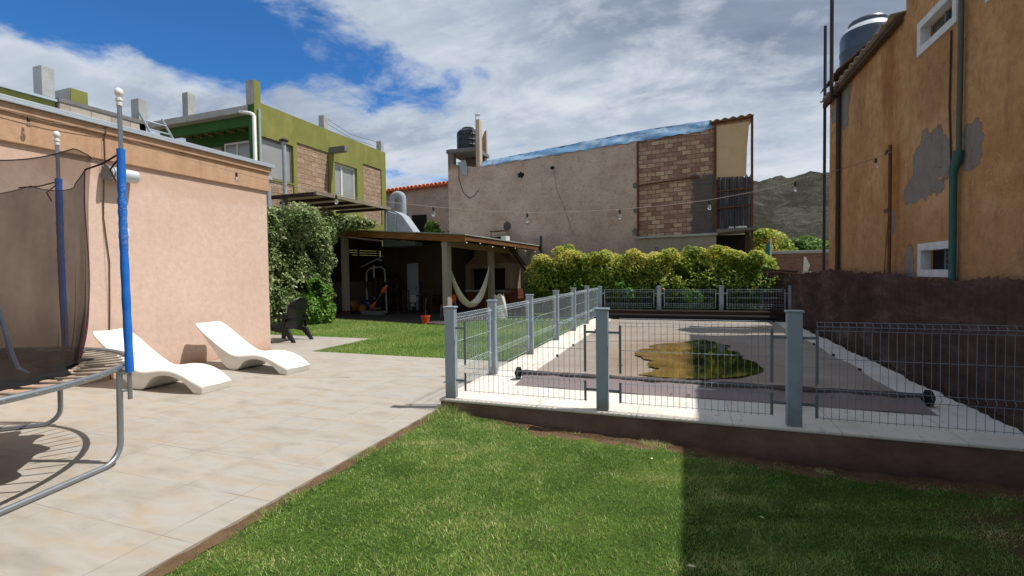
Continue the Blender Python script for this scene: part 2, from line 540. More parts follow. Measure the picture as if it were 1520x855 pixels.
def m_plaster():
    n = N('weathered pinkish plaster')
    xyz = n.sep(n.map(loc=(-1.7, 0, 0)))
    v = n.noise(0.7, 7, 0.66)
    col = n.ramp(v, [(0.3, lin(178, 154, 138)), (0.5, lin(197, 174, 158)), (0.7, lin(210, 190, 175))])
    bl = n.ramp(n.noise(2.4, 7, 0.8), [(0.5, 0.0), (0.66, 0.55)])
    col = n.mix(bl, col, lin(140, 116, 103))
    gr = n.ramp(n.noise(9, 6, 0.8, n.map((1, 1, 1.6))), [(0.36, 0.45), (0.5, 0.0)])
    col = n.mix(gr, col, lin(128, 106, 94))
    # soot running down from the sloped top edge
    top = n.math('SUBTRACT', xyz[2], n.math('ADD', 6.95, n.math('MULTIPLY', n.math('ADD', xyz[0], 8.4), 0.058)))
    top = n.math('ADD', top, n.math('MULTIPLY', n.noise(2.2, 6, 0.75, n.map((1.4, 1, 0.3))), 1.1))
    col = n.mix(n.math('MULTIPLY', n.smooth(top, 0.0, 0.45), 0.7), col, lin(72, 62, 58))
    sp = n.ramp(n.noise(7, 5, 0.75), [(0.66, 0.0), (0.72, 0.55)])
    col = n.mix(sp, col, lin(92, 76, 68))
    low = n.math('SUBTRACT', 1.0, n.smooth(n.math('ADD', xyz[2], n.noise(0.8, 4)), 2.6, 4.4))
    col = n.mix(n.math('MULTIPLY', low, 0.35), col, lin(120, 110, 106))
    n.color(col)
    h = n.math('ADD', n.noise(20, 5, 0.75), n.math('MULTIPLY', n.noise(4, 4), 1.2))
    return n.fin(0.95, 0, 0.1, h, 0.5, 0.03)
M['plaster'] = m_plaster()

def m_brick():
    n = N('hollow clay block masonry')
    q = n.n('ShaderNodeTexBrick')
    v = n.map((1, 1, 1), rot=(PI / 2, 0, 0))
    # x -> x, z -> y
    cmb = n.n('ShaderNodeCombineXYZ')
    xyz = n.sep()
    n.l(n.math('ADD', xyz[0], n.math('MULTIPLY', n.math('SUBTRACT', n.noise(3, 3), 0.5), 0.05)), cmb.inputs[0])
    n.l(n.math('ADD', n.math('SUBTRACT', xyz[2], n.math('MULTIPLY', xyz[0], 0.03)), n.math('MULTIPLY', n.math('SUBTRACT', n.noise(2.6, 3), 0.5), 0.05)), cmb.inputs[1])
    n.l(cmb.outputs[0], q.inputs['Vector'])
    q.inputs['Scale'].default_value = 1.0
    q.inputs['Brick Width'].default_value = 0.33
    q.inputs['Row Height'].default_value = 0.175
    q.inputs['Mortar Size'].default_value = 0.014
    q.inputs['Mortar Smooth'].default_value = 0.3
    q.inputs['Bias'].default_value = -0.1
    q.inputs['Color1'].default_value = lin(142, 110, 96)
    q.inputs['Color2'].default_value = lin(206, 182, 152)
    q.inputs['Mortar'].default_value = lin(112, 97, 87)
    col = n.mix(n.ramp(n.noise(1.1, 5, 0.7), [(0.4, 0.0), (0.7, 0.5)]), q.outputs['Color'], lin(156, 122, 104))
    col = n.mix(n.ramp(n.noise(11, 5, 0.75), [(0.5, 0.0), (0.75, 0.6)]), col, lin(84, 64, 54))
    # cement patch low on the right
    pm = n.math('MULTIPLY', n.smooth(n.math('ADD', xyz[0], n.math('MULTIPLY', n.math('SUBTRACT', n.noise(2.5, 6, 0.75), 0.5), 0.8)), 1.92, 2.05),
                n.math('SUBTRACT', 1.0, n.smooth(n.math('ADD', xyz[2], n.math('MULTIPLY', n.math('SUBTRACT', n.noise(3.5, 5, 0.7), 0.5), 0.6)), 5.3, 5.45)))
    col = n.mix(pm, col, n.mix(n.noise(3, 5, 0.7), lin(84, 78, 76), lin(112, 104, 100)))
    n.color(col)
    h = n.math('ADD', n.math('MULTIPLY', q.outputs['Fac'], -1.0), n.math('MULTIPLY', n.noise(30, 4, 0.7), 0.4))
    return n.fin(0.95, 0, 0.1, h, 0.7, 0.02)
M['brick'] = m_brick()

def m_orange():
    n = N('ochre weathered stucco')
    xyz = n.sep(n.map(loc=(0, 8.0, 0)))
    y, z = xyz[1], xyz[2]
    v = n.noise(0.9, 6, 0.66)
    col = n.ramp(v, [(0.3, lin(182, 134, 90)), (0.52, lin(210, 160, 108)), (0.72, lin(222, 180, 132))])
    mott = n.ramp(n.noise(5.5, 6, 0.75), [(0.45, 0.0), (0.75, 0.65)])
    col = n.mix(mott, col, lin(160, 108, 68))
    low = n.math('SUBTRACT', 1.0, n.smooth(n.math('ADD', z, n.math('MULTIPLY', n.noise(1.5, 5), 1.2)), 1.8, 3.6))
    col = n.mix(n.math('MULTIPLY', low, 0.45), col, lin(170, 128, 92))
    # rusty run-off under the eave
    wob = n.math('ADD', y, n.math('MULTIPLY', n.math('SUBTRACT', n.noise(1.6, 7, 0.72, n.map((1, 1.5, 0.45))), 0.5), 1.5))
    run = n.math('MULTIPLY', n.blob(wob, z, 9.2, 4.7, 0.26, 1.3, n.noise(3, 5, 0.7, n.map((1, 4, 0.7))), 0.7, 0.95), 0.6)
    col = n.mix(run, col, lin(150, 84, 36))
    run2 = n.math('MULTIPLY', n.blob(wob, z, 9.12, 2.8, 0.26, 0.7, n.noise(4, 5, 0.7), 0.6, 0.9), 0.5)
    col = n.mix(run2, col, lin(180, 108, 40))
    # plaster lost down to grey cement
    nzl = n.noise(1.15, 8, 0.62)
    nzh = n.noise(2.3, 8, 0.6)
    a1 = n.blob(y, z, 7.98, 3.02, 0.56, 0.46, nzl, 1.25, 0.02)
    a6 = n.blob(y, z, 8.35, 2.74, 0.34, 0.22, nzh, 0.9, 0.02)
    a1 = n.math('MAXIMUM', a1, a6)
    a2 = n.blob(y, z, 6.98, 3.05, 0.26, 0.27, nzh, 1.3, 0.03)
    a3 = n.blob(y, z, 11.75, 5.05, 0.6, 0.5, nzh, 1.2, 0.03)
    a4 = n.blob(y, z, 9.15, 2.35, 0.12, 0.2, n.noise(5, 5, 0.7), 0.9, 0.04)
    a5 = n.blob(y, z, 8.52, 1.6, 0.15, 0.36, n.noise(4, 4, 0.6), 0.3, 0.05)
    sill = n.math('MULTIPLY', n.blob(wob, z, 7.75, 4.05, 0.6, 0.55, n.noise(3, 6, 0.7, n.map((1, 3.5, 0.5))), 0.9, 0.9), 0.4)
    col = n.mix(sill, col, lin(122, 84, 54))
    rim = n.math('MULTIPLY', n.blob(y, z, 7.98, 3.0, 0.72, 0.62, nzl, 1.25, 0.2), 0.35)
    col = n.mix(rim, col, lin(226, 186, 140))
    pm = n.math('MAXIMUM', n.math('MAXIMUM', n.math('MAXIMUM', a1, a2), n.math('MAXIMUM', a3, a4)), a5)
    cem = n.mix(n.noise(5, 7, 0.75), lin(124, 113, 106), lin(170, 158, 148))
    col = n.mix(pm, col, cem)
    ed = n.ramp(n.noise(14, 5, 0.8), [(0.66, 0.0), (0.72, 0.6)])
    col = n.mix(ed, col, lin(110, 72, 44))
    dk = n.ramp(n.noise(1.6, 7, 0.78, n.map((1, 2.0, 0.6))), [(0.52, 0.0), (0.72, 0.6)])
    col = n.mix(dk, col, lin(118, 82, 56))
    crk = n.ramp(n.noise(3.2, 3, 0.5, n.map((1, 1.0, 0.6)), 1.2), [(0.488, 0.0), (0.5, 0.35), (0.512, 0.0)])
    col = n.mix(n.math('MULTIPLY', crk, n.ramp(n.noise(0.8, 2), [(0.5, 0.0), (0.62, 1.0)])), col, lin(84, 52, 32))
    n.color(col)
    h = n.math('SUBTRACT', n.math('ADD', n.noise(24, 5, 0.75), n.math('MULTIPLY', n.noise(6, 4), 1.4)), n.math('MULTIPLY', pm, 1.6))
    return n.fin(0.95, 0, 0.12, h, 0.8, 0.035)
M['orange'] = m_orange()
M['floor'] = simple('dark floor screed', lin(72, 68, 66), 0.15, 3, 0.8, 0, 0.2, 0.3)

def m_green(name, a, b, stain):
    n = N(name)
    v = n.noise(0.8, 6, 0.66)
    col = n.mix(n.ramp(v, [(0.35, 0.0), (0.66, 1.0)]), a, b)
    st = n.ramp(n.noise(1.5, 6, 0.72, n.map((1.5, 1.5, 0.5))), [(0.5, 0.0), (0.75, 0.7)])
    col = n.mix(st, col, stain)
    n.color(col)
    return n.fin(0.85, 0, 0.2, n.noise(30, 4, 0.7), 0.3, 0.01)
M['green_lit'] = m_green('olive green render', lin(116, 120, 62), lin(132, 133, 74), lin(160, 148, 84))
M['green_dark'] = m_green('bottle green render', lin(52, 92, 46), lin(62, 104, 54), lin(44, 76, 42))

def m_stone():
    n = N('rough split stone')
    q = n.n('ShaderNodeTexBrick')
    cmb = n.n('ShaderNodeCombineXYZ')
    xyz = n.sep()
    n.l(xyz[1], cmb.inputs[0])
    n.l(xyz[2], cmb.inputs[1])
    n.l(cmb.outputs[0], q.inputs['Vector'])
    q.inputs['Scale'].default_value = 1
    q.inputs['Brick Width'].default_value = 0.4
    q.inputs['Row Height'].default_value = 0.2
    q.inputs['Mortar Size'].default_value = 0.008
    q.inputs['Color1'].default_value = lin(168, 144, 122)
    q.inputs['Color2'].default_value = lin(190, 166, 142)
    q.inputs['Mortar'].default_value = lin(136, 112, 94)
    col = n.mix(n.ramp(n.noise(4, 6, 0.7), [(0.4, 0.0), (0.75, 0.5)]), q.outputs['Color'], lin(148, 122, 102))
    n.color(col)
    h = n.math('SUBTRACT', n.math('ADD', n.noise(8, 5, 0.7), n.noise(20, 4, 0.7)), n.math('MULTIPLY', q.outputs['Fac'], 0.6))
    return n.fin(0.95, 0, 0.1, h, 1.0, 0.06)
M['stone'] = m_stone()

def m_block():
    n = N('grey concrete block')
    q = n.n('ShaderNodeTexBrick')
    cmb = n.n('ShaderNodeCombineXYZ')
    xyz = n.sep()
    n.l(n.math('ADD', xyz[0], xyz[1]), cmb.inputs[0])
    n.l(xyz[2], cmb.inputs[1])
    n.l(cmb.outputs[0], q.inputs['Vector'])
    q.inputs['Scale'].default_value = 1
    q.inputs['Brick Width'].default_value = 0.4
    q.inputs['Row Height'].default_value = 0.2
    q.inputs['Mortar Size'].default_value = 0.012
    q.inputs['Color1'].default_value = lin(160, 150, 138)
    q.inputs['Color2'].default_value = lin(184, 174, 160)
    q.inputs['Mortar'].default_value = lin(140, 130, 118)
    col = n.mix(n.ramp(n.noise(3, 6, 0.7), [(0.4, 0.0), (0.75, 0.5)]), q.outputs['Color'], lin(142, 120, 102))
    n.color(col)
    return n.fin(0.95, 0, 0.1, n.noise(25, 4, 0.7), 0.5, 0.02)
M['block'] = m_block()

def m_lowbrick():
    n = N('old red brick')
    q = n.n('ShaderNodeTexBrick')
    cmb = n.n('ShaderNodeCombineXYZ')
    xyz = n.sep()
    n.l(xyz[0], cmb.inputs[0])
    n.l(xyz[2], cmb.inputs[1])
    n.l(cmb.outputs[0], q.inputs['Vector'])
    q.inputs['Scale'].default_value = 1
    q.inputs['Brick Width'].default_value = 0.25
    q.inputs['Row Height'].default_value = 0.085
    q.inputs['Mortar Size'].default_value = 0.01
    q.inputs['Color1'].default_value = lin(112, 78, 66)
    q.inputs['Color2'].default_value = lin(140, 104, 88)
    q.inputs['Mortar'].default_value = lin(124, 112, 102)
    col = n.mix(n.ramp(n.noise(2, 6, 0.7), [(0.45, 0.0), (0.7, 0.8)]), q.outputs['Color'], lin(128, 116, 108))
    n.color(col)
    return n.fin(0.95, 0, 0.1, n.noise(25, 4, 0.7), 0.5, 0.02)
M['lowbrick'] = m_lowbrick()

def m_rustsheet(name, a, b, c, sx=(1, 1, 1)):
    n = N(name)
    v = n.noise(1.7, 7, 0.72, n.map(sx))
    col = n.ramp(v, [(0.3, a), (0.52, b), (0.75, c)])
    col = n.mix(n.ramp(n.noise(9, 6, 0.75), [(0.5, 0.0), (0.75, 0.6)]), col, sc(a, 0.7))
    sp = n.ramp(n.noise(17, 4, 0.8), [(0.7, 0.0), (0.74, 0.7)])
    col = n.mix(sp, col, lin(150, 140, 128))
    n.color(col)
    return n.fin(0.9, 0, 0.15, n.noise(30, 4, 0.7), 0.5, 0.01)
M['rustsheet'] = m_rustsheet('rusted corrugated sheet', lin(58, 45, 40), lin(84, 66, 58), lin(126, 106, 96), (1, 0.5, 1.8))
M['greysheet'] = m_rustsheet('streaked grey sheet', lin(56, 54, 60), lin(84, 82, 88), lin(150, 148, 146), (5, 5, 0.25))
M['fibrecement'] = m_rustsheet('old fibre cement sheet', lin(122, 108, 96), lin(150, 136, 120), lin(170, 158, 142))
M['zinc'] = m_rustsheet('weathered zinc sheet', lin(132, 140, 150), lin(156, 164, 172), lin(174, 180, 186), (1, 1, 0.4))
M['roof_sheet'] = m_rustsheet('grey green roof sheet', lin(128, 134, 126), lin(152, 158, 150), lin(170, 172, 164))
M['brown_board'] = m_rustsheet('brown board', lin(66, 50, 42), lin(92, 70, 56), lin(108, 86, 70))

def m_wood(name, a, b, axis=0):
    n = N(name)
    s = [7, 7, 7]
    s[axis] = 0.6
    g = n.noise(2.2, 6, 0.65, n.map(tuple(s)), 0.6)
    col = n.ramp(g, [(0.3, a), (0.7, b)])
    col = n.mix(n.ramp(n.noise(1.3, 4, 0.7), [(0.45, 0.0), (0.75, 0.55)]), col, sc(a, 0.6))
    n.color(col)
    return n.fin(0.75, 0, 0.25, g, 0.3, 0.005)
M['fascia'] = m_wood('varnished fascia wood', lin(104, 66, 34), lin(158, 106, 58), 0)
M['fascia2'] = m_wood('side fascia wood', lin(84, 56, 34), lin(126, 86, 52), 1)
M['beam'] = m_wood('pale beam wood', lin(140, 116, 90), lin(172, 148, 118), 0)
M['darkwood'] = m_wood('dark stained wood', lin(48, 38, 32), lin(74, 60, 50), 0)
M['greywood'] = m_wood('weathered pergola wood', lin(110, 100, 86), lin(156, 146, 128), 1)

def m_tarp():
    n = N('blue white tarpaulin')
    xyz = n.sep()
    band = n.noise(0.5, 3, 0.5, n.map((1, 1, 2), loc=(2, 0, 0)))
    col = n.ramp(band, [(0.34, lin(92, 136, 174)), (0.5, lin(112, 152, 186)), (0.58, lin(150, 176, 194)), (0.64, lin(100, 142, 180)), (0.78, lin(160, 182, 198))])
    fold = n.noise(1.6, 4, 0.6, n.map((2.0, 1, 2.5), rot=(0, 0.5, 0)), 1.2)
    col = n.mix(n.ramp(fold, [(0.56, 0.0), (0.64, 0.45)]), col, lin(56, 94, 140))
    n.color(col)
    return n.fin(0.6, 0, 0.2, fold, 0.3, 0.03)
M['tarp'] = m_tarp()

def m_rooftile():
    n = N('terracotta roof tile')
    col = n.ramp(n.noise(3, 5, 0.7), [(0.3, lin(176, 88, 58)), (0.6, lin(206, 118, 82)), (0.8, lin(224, 150, 116))])
    n.color(col)
    return n.fin(0.85, 0, 0.2, n.noise(20, 4), 0.4, 0.01)
M['rooftile'] = m_rooftile()
M['plaster2'] = stucco('pale stair plaster', lin(186, 166, 146), lin(202, 182, 162), lin(128, 108, 96), 0.35)

def m_hill():
    n = N('dry scrub hillside')
    g = n.n('ShaderNodeNewGeometry')
    pos = g.outputs['Position']
    v = n.noise(0.03, 8, 0.72, pos)
    col = n.ramp(v, [(0.3, lin(80, 80, 68)), (0.5, lin(106, 104, 92)), (0.7, lin(130, 126, 114))])
    bush = n.ramp(n.noise(0.28, 6, 0.75, pos), [(0.48, 0.0), (0.6, 0.85)])
    col = n.mix(bush, col, lin(72, 74, 60))
    rk = n.ramp(n.noise(0.5, 6, 0.8, pos), [(0.58, 0.0), (0.68, 0.85)])
    col = n.mix(rk, col, lin(182, 174, 166))
    gul = n.ramp(n.noise(0.05, 5, 0.6, n.map((1, 0.35, 0.5), rot=(0, 0, 0.5), vec=pos), 0.8), [(0.42, 0.55), (0.56, 0.0)])
    col = n.mix(gul, col, lin(58, 58, 50))
    n.color(col)
    return n.fin(1.0, 0, 0.0, n.math('ADD', n.noise(0.15, 7, 0.75, pos), n.noise(0.5, 5, 0.7, pos)), 1.0, 6.0)
M['hill'] = m_hill()

def m_ground():
    n = N('dusty ground')
    g = n.n('ShaderNodeNewGeometry')
    v = n.noise(0.15, 7, 0.7, g.outputs['Position'])
    n.color(n.ramp(v, [(0.3, lin(120, 106, 88)), (0.6, lin(150, 134, 112)), (0.8, lin(104, 104, 76))]))
    return n.fin(1.0, 0, 0.05, n.noise(6, 5, 0.7), 0.4, 0.03)
M['ground'] = m_ground()

def m_lawnbase():
    n = N('lawn thatch')
    v = n.noise(1.6, 6, 0.7)
    col = n.ramp(v, [(0.3, lin(60, 80, 34)), (0.55, lin(82, 106, 44)), (0.75, lin(122, 118, 70))])
    col = n.mix(n.ramp(n.noise(38, 4, 0.75), [(0.45, 0.0), (0.65, 0.8)]), col, lin(36, 42, 22))
    xyz = n.sep()
    wn = n.math('MAXIMUM', n.blob(xyz[0], xyz[1], 1.95, 3.0, 0.75, 0.9, n.noise(2.2, 6, 0.7), 0.8, 0.35), n.blob(xyz[0], xyz[1], 2.4, 4.2, 0.6, 0.6, n.noise(2.6, 6, 0.7), 0.8, 0.35))
    col = n.mix(n.math('MULTIPLY', wn, 0.8), col, lin(92, 70, 52))
    n.color(col)
    return n.fin(1.0, 0, 0.05, n.noise(60, 4, 0.75), 0.8, 0.02)
M['lawn'] = m_lawnbase()

def m_leaf(name, stops, transl=0.35, rough=0.5, spec=0.3):
    n = N(name)
    a = n.n('ShaderNodeAttribute')
    a.attribute_name = 'tone'
    col = n.ramp(a.outputs['Fac'], stops)
    n.color(col)
    n.fin(rough, 0, spec)
    tr = n.n('ShaderNodeBsdfTranslucent')
    n.l(n.mix(0.5, col, lin(170, 190, 60), 'MULTIPLY') if False else col, tr.inputs['Color'])
    mx = n.n('ShaderNodeMixShader')
    mx.inputs[0].default_value = transl
    n.l(n.b.outputs[0], mx.inputs[1])
    n.l(tr.outputs[0], mx.inputs[2])
    n.l(mx.outputs[0], n.out.inputs['Surface'])
    return n.m
M['leaf_varieg'] = m_leaf('variegated ivy leaf', [(0.0, lin(40, 58, 28)), (0.3, lin(84, 106, 56)), (0.6, lin(124, 144, 86)), (0.85, lin(164, 176, 122)), (1.0, lin(206, 208, 166))], 0.3)
M['leaf_bright'] = m_leaf('fresh green leaf', [(0.0, lin(50, 82, 28)), (0.5, lin(98, 142, 54)), (1.0, lin(146, 180, 88))], 0.35)
M['leaf_gold'] = m_leaf('golden green leaf', [(0.0, lin(50, 76, 22)), (0.4, lin(96, 132, 44)), (0.72, lin(160, 178, 68)), (1.0, lin(220, 208, 108))], 0.45)
M['leaf_mid'] = m_leaf('mid green leaf', [(0.0, lin(40, 62, 22)), (0.5, lin(88, 122, 50)), (1.0, lin(136, 166, 78))], 0.35)
M['grass'] = m_leaf('grass blade', [(0.0, lin(50, 86, 30)), (0.28, lin(104, 146, 60)), (0.52, lin(156, 188, 94)), (0.76, lin(196, 202, 126)), (1.0, lin(232, 216, 166))], 0.36, 0.42, 0.5)

# ------------------------------------------------------------------ foliage
def pnoise(p, s, seed=0):
    """cheap smooth noise, vectorised, about -1..1"""
    r = np.random.default_rng(seed)
    out = np.zeros(len(p))
    for k in range(5):
        d = r.normal(size=3)
        d /= np.linalg.norm(d)
        q = p @ d * s * (0.7 + 0.35 * k)
        d2 = r.normal(size=3)
        d2 /= np.linalg.norm(d2)
        out += np.sin(q + 1.7 * np.sin(p @ d2 * s * 0.8 + k) + r.uniform(0, 6))
    return out / 3.2

def mesh_from_np(name, verts, faces, mat, tone=None, parent=None, base=None):
    me = bpy.data.meshes.new(name)
    nv, nf, k = len(verts), len(faces), faces.shape[1]
    me.vertices.add(nv)
    me.vertices.foreach_set('co', verts.astype(np.float32).ravel())
    me.loops.add(nf * k)
    me.loops.foreach_set('vertex_index', faces.astype(np.int32).ravel())
    me.polygons.add(nf)
    me.polygons.foreach_set('loop_start', np.arange(0, nf * k, k, dtype=np.int32))
    me.polygons.foreach_set('loop_total', np.full(nf, k, dtype=np.int32))
    me.update(calc_edges=True)
    if tone is not None:
        at = me.attributes.new('tone', 'FLOAT', 'POINT')
        at.data.foreach_set('value', tone.astype(np.float32))
    me.materials.append(mat)
    o = bpy.data.objects.new(name, me)
    COL.objects.link(o)
    if parent is not None:
        o.parent = parent
    return o

def leaves(name, blobs, n, size, mat, parent, seed=1, gap=-0.35, gscale=3.0, shell=0.5, up=0.35, aspect=0.5, tone_bias=0.0, zt=None):
    """leaf-sized folded faces spread through ellipsoid blobs; world coords, parent unrotated"""
    r = np.random.default_rng(seed)
    vol = np.array([b[1][0] * b[1][1] * b[1][2] for b in blobs]) ** 0.75
    pick = r.choice(len(blobs), size=n, p=vol / vol.sum())
    C = np.array([b[0] for b in blobs])[pick]
    R = np.array([b[1] for b in blobs])[pick]
    d = r.normal(size=(n, 3))
    d /= np.linalg.norm(d, axis=1)[:, None]
    rad = r.random(n) ** (shell * 0.5)
    bump = 1 + 0.16 * pnoise(C + d * R, gscale * 1.3, seed + 5)
    P = C + d * R * (rad * bump)[:, None]
    keep = pnoise(P, gscale, seed + 9) > gap
    keep &= P[:, 2] > 0.02
    P, d, rad = P[keep], d[keep], rad[keep]
    m = len(P)
    nrm = d * 0.8 + np.array([0, 0, up]) + r.normal(size=(m, 3)) * 0.6
    nrm /= np.linalg.norm(nrm, axis=1)[:, None]
    t = np.cross(nrm, r.normal(size=(m, 3)))
    t /= np.linalg.norm(t, axis=1)[:, None]
    b = np.cross(nrm, t)
    s = size * r.uniform(0.6, 1.35, m)[:, None]
    p0 = P - t * s * 0.5
    p1 = P + b * s * aspect * 0.5 + nrm * s * 0.10
    p2 = P + t * s * 0.5 - nrm * s * 0.05
    p3 = P - b * s * aspect * 0.5 + nrm * s * 0.10
    V = np.stack([p0, p1, p2, p3], 1).reshape(-1, 3)
    idx = np.arange(m) * 4
    F = np.stack([idx, idx + 1, idx + 2, idx, idx + 2, idx + 3], 1).reshape(-1, 3)
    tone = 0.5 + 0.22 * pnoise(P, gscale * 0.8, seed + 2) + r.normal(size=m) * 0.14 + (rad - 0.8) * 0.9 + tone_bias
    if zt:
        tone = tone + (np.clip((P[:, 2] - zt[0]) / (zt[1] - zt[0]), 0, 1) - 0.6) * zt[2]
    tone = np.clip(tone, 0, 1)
    loc = np.array(PM[parent].translation) if parent is not None else 0
    return mesh_from_np(name, V - loc, F, mat, np.repeat(tone, 4), parent)

def blades(name, P, h, w, mat, seed, tone, lean=0.55):
    r = np.random.default_rng(seed)
    m = len(P)
    a = r.uniform(0, 2 * PI, m)
    side = np.stack([np.cos(a), np.sin(a), np.zeros(m)], 1)
    la = r.uniform(0, 2 * PI, m)
    ln = r.uniform(0.1, 1.0, m) * lean
    tip = P + np.stack([np.cos(la) * ln, np.sin(la) * ln, np.ones(m)], 1) * h[:, None]
    V = np.stack([P - side * w[:, None] * 0.5, P + side * w[:, None] * 0.5, tip], 1).reshape(-1, 3)
    i = np.arange(m) * 3
    F = np.stack([i, i + 1, i + 2], 1)
    tn = np.clip(tone, 0, 1)
    T = np.stack([tn - 0.12, tn - 0.12, tn + 0.05], 1).ravel()  # roots toned down to paint in the shade between blades
    return mesh_from_np(name, V, F, mat, np.clip(T, 0, 1))

# ------------------------------------------------------------------ camera
cam = bpy.data.cameras.new('camera')
cam.sensor_width = 36
cam.sensor_fit = 'HORIZONTAL'
cam.lens = 36 * 707.8 / 1520
cam.clip_start = 0.05
cam.clip_end = 5000
co = bpy.data.objects.new('camera', cam)
COL.objects.link(co)
yaw, pitch, roll = 0.34578, -0.029866, -0.0134588
fw = Vector((-math.sin(yaw), math.cos(yaw), 0))
rt = Vector((math.cos(yaw), math.sin(yaw), 0))
up = Vector((0, 0, 1))
f2 = fw * math.cos(pitch) + up * math.sin(pitch)
u2 = up * math.cos(pitch) - fw * math.sin(pitch)
r3 = rt * math.cos(roll) + u2 * math.sin(roll)
u3 = u2 * math.cos(roll) - rt * math.sin(roll)
co.matrix_world = Matrix(((r3.x, u3.x, -f2.x, 0), (r3.y, u3.y, -f2.y, 0), (r3.z, u3.z, -f2.z, 1.62), (0, 0, 0, 1)))
S.camera = co

# ------------------------------------------------------------------ light and sky
SUN = Vector((0.533, 0.16, 1.0)).normalized()
sl = bpy.data.lights.new('sun', 'SUN')
sl.energy = 5.0
sl.angle = math.radians(0.5)
sl.color = (1.0, 0.965, 0.91)
so = bpy.data.objects.new('sun', sl)
COL.objects.link(so)
so.rotation_euler = SUN.to_track_quat('Z', 'Y').to_euler()

def make_world():
    w = bpy.data.worlds.new('World')
    S.world = w
    w.use_nodes = True
    t = w.node_tree
    t.nodes.clear()
    class W(N):
        def __init__(self):
            self.t = t
    n = W()
    out = n.n('ShaderNodeOutputWorld')
    sky = n.n('ShaderNodeTexSky')
    sky.sky_type = 'NISHITA'
    sky.sun_disc = False
    sky.sun_elevation = math.asin(SUN.z)
    sky.sun_rotation = math.atan2(SUN.x, SUN.y)
    sky.altitude = 800
    sky.air_density = 1.0
    sky.dust_density = 0.3
    sky.ozone_density = 2.5
    tc = n.n('ShaderNodeTexCoord')
    d = tc.outputs['Generated']
    xyz = n.sep(d)
    x, y, z = xyz[0], xyz[1], xyz[2]
    zz = n.math('ADD', n.math('MAXIMUM', z, 0.0), 0.22)
    cmb = n.n('ShaderNodeCombineXYZ')
    n.l(n.math('DIVIDE', x, zz), cmb.inputs[0])
    n.l(n.math('DIVIDE', y, zz), cmb.inputs[1])
    p = cmb.outputs[0]
    big = n.noise(0.95, 9, 0.56, n.map((1.0, 1.0, 1), loc=(3.3, 1.2, 0), vec=p), 0.15)
    fine = n.noise(4.2, 8, 0.62, n.map((1, 1, 1), loc=(0.4, 7.7, 0), vec=p), 0.25)
    f = n.math('ADD', n.math('MULTIPLY', big, 0.55), n.math('MULTIPLY', fine, 0.45))
    # a clear gap to the north-west, high up
    hole = n.math('MULTIPLY', n.smooth(z, 0.30, 0.375), n.math('SUBTRACT', 1.0, n.smooth(x, -0.72, -0.38)))
    hole2 = n.math('MULTIPLY', n.math('SUBTRACT', 1.0, n.smooth(z, 0.12, 0.25)), n.math('SUBTRACT', 1.0, n.smooth(x, -0.46, -0.28)))
    cover = n.math('ADD', n.math('SUBTRACT', f, n.math('MULTIPLY', hole, 0.215)), n.math('ADD', 0.135, n.math('MULTIPLY', n.smooth(x, -0.55, -0.02), 0.10)))
    cover = n.math('SUBTRACT', cover, n.math('MULTIPLY', hole2, 0.10))
    mask = n.smooth(cover, 0.485, 0.615)
    # thick parts go grey, the right-hand upper sky heavier
    mid = n.noise(2.1, 8, 0.6, n.map((0.55, 1.2, 1), rot=(0, 0, 0.55), loc=(9, 4, 0), vec=p), 0.3)
    heavy = n.math('MULTIPLY', n.smooth(x, -0.42, -0.05), n.smooth(z, 0.20, 0.42))
    thick = n.math('ADD', n.math('ADD', n.math('MULTIPLY', n.noise(0.9, 5, 0.55, n.map((0.6, 1.1, 1), rot=(0, 0, 0.5), loc=(2, 8, 0), vec=p)), 0.55), n.math('MULTIPLY', mid, 0.5)), n.math('MULTIPLY', heavy, 0.13))
    lum = n.ramp(thick, [(0.36, lin(230, 234, 241)), (0.49, lin(200, 210, 222)), (0.62, lin(162, 175, 194)), (0.76, lin(124, 137, 159))])
    wisp = n.ramp(n.math('ADD', n.math('MULTIPLY', fine, 0.6), n.math('MULTIPLY', mid, 0.4)), [(0.36, 0.8), (0.53, 0.0)])
    lum = n.mix(wisp, lum, lin(224, 230, 238))
    skyc = n.mix(1.0, sky.outputs['Color'], (0.038, 0.090, 0.138, 1), 'MULTIPLY')
    col = n.mix(mask, skyc, lum)
    bg = n.n('ShaderNodeBackground')
    n.l(col, bg.inputs['Color'])
    bg.inputs['Strength'].default_value = 1.0
    n.l(bg.outputs[0], out.inputs['Surface'])
make_world()

# ================================================================== SETTING
# ground to the horizon
tag(MB().grid(lambda a, b: ((a - 0.5) * 3000, -600 + b * 2600, -0.32), 20, 20).build('ground', M['ground'], fix=False), kind='structure')

def lawn_z(x, y):
    t = max(0.0, min(1.0, (x + 2.75) / 3.6))
    return -0.035 - 0.185 * t - 0.02 * math.sin(x * 1.7 + y) * t

# near lawn
g = MB().grid(lambda a, b: (-2.75 + a * 5.72, -3.0 + b * 8.09, lawn_z(-2.75 + a * 5.72, -3.0 + b * 8.09)), 40, 40)
tag(g.build('lawn', M['lawn'], fix=False, smooth=True), kind='structure')
# bare earth along the plinth
def bare(a, b):
    x = -2.2 + a * 5.1
    w = 0.36 + 0.05 * math.sin(x * 3.1) + 0.04 * math.sin(x * 8.3)
    w *= min(1, a * 7)
    y = 5.118 - w * (1 - b)
    return (x, y, lawn_z(x, min(y, 5.09)) - 0.012 + 0.022 * b ** 0.5 + 0.008 * math.sin(x * 17 + b * 5) * b)
tag(MB().grid(bare, 160, 8).build('bare_earth', M['soil'], fix=False, smooth=True), kind='structure')
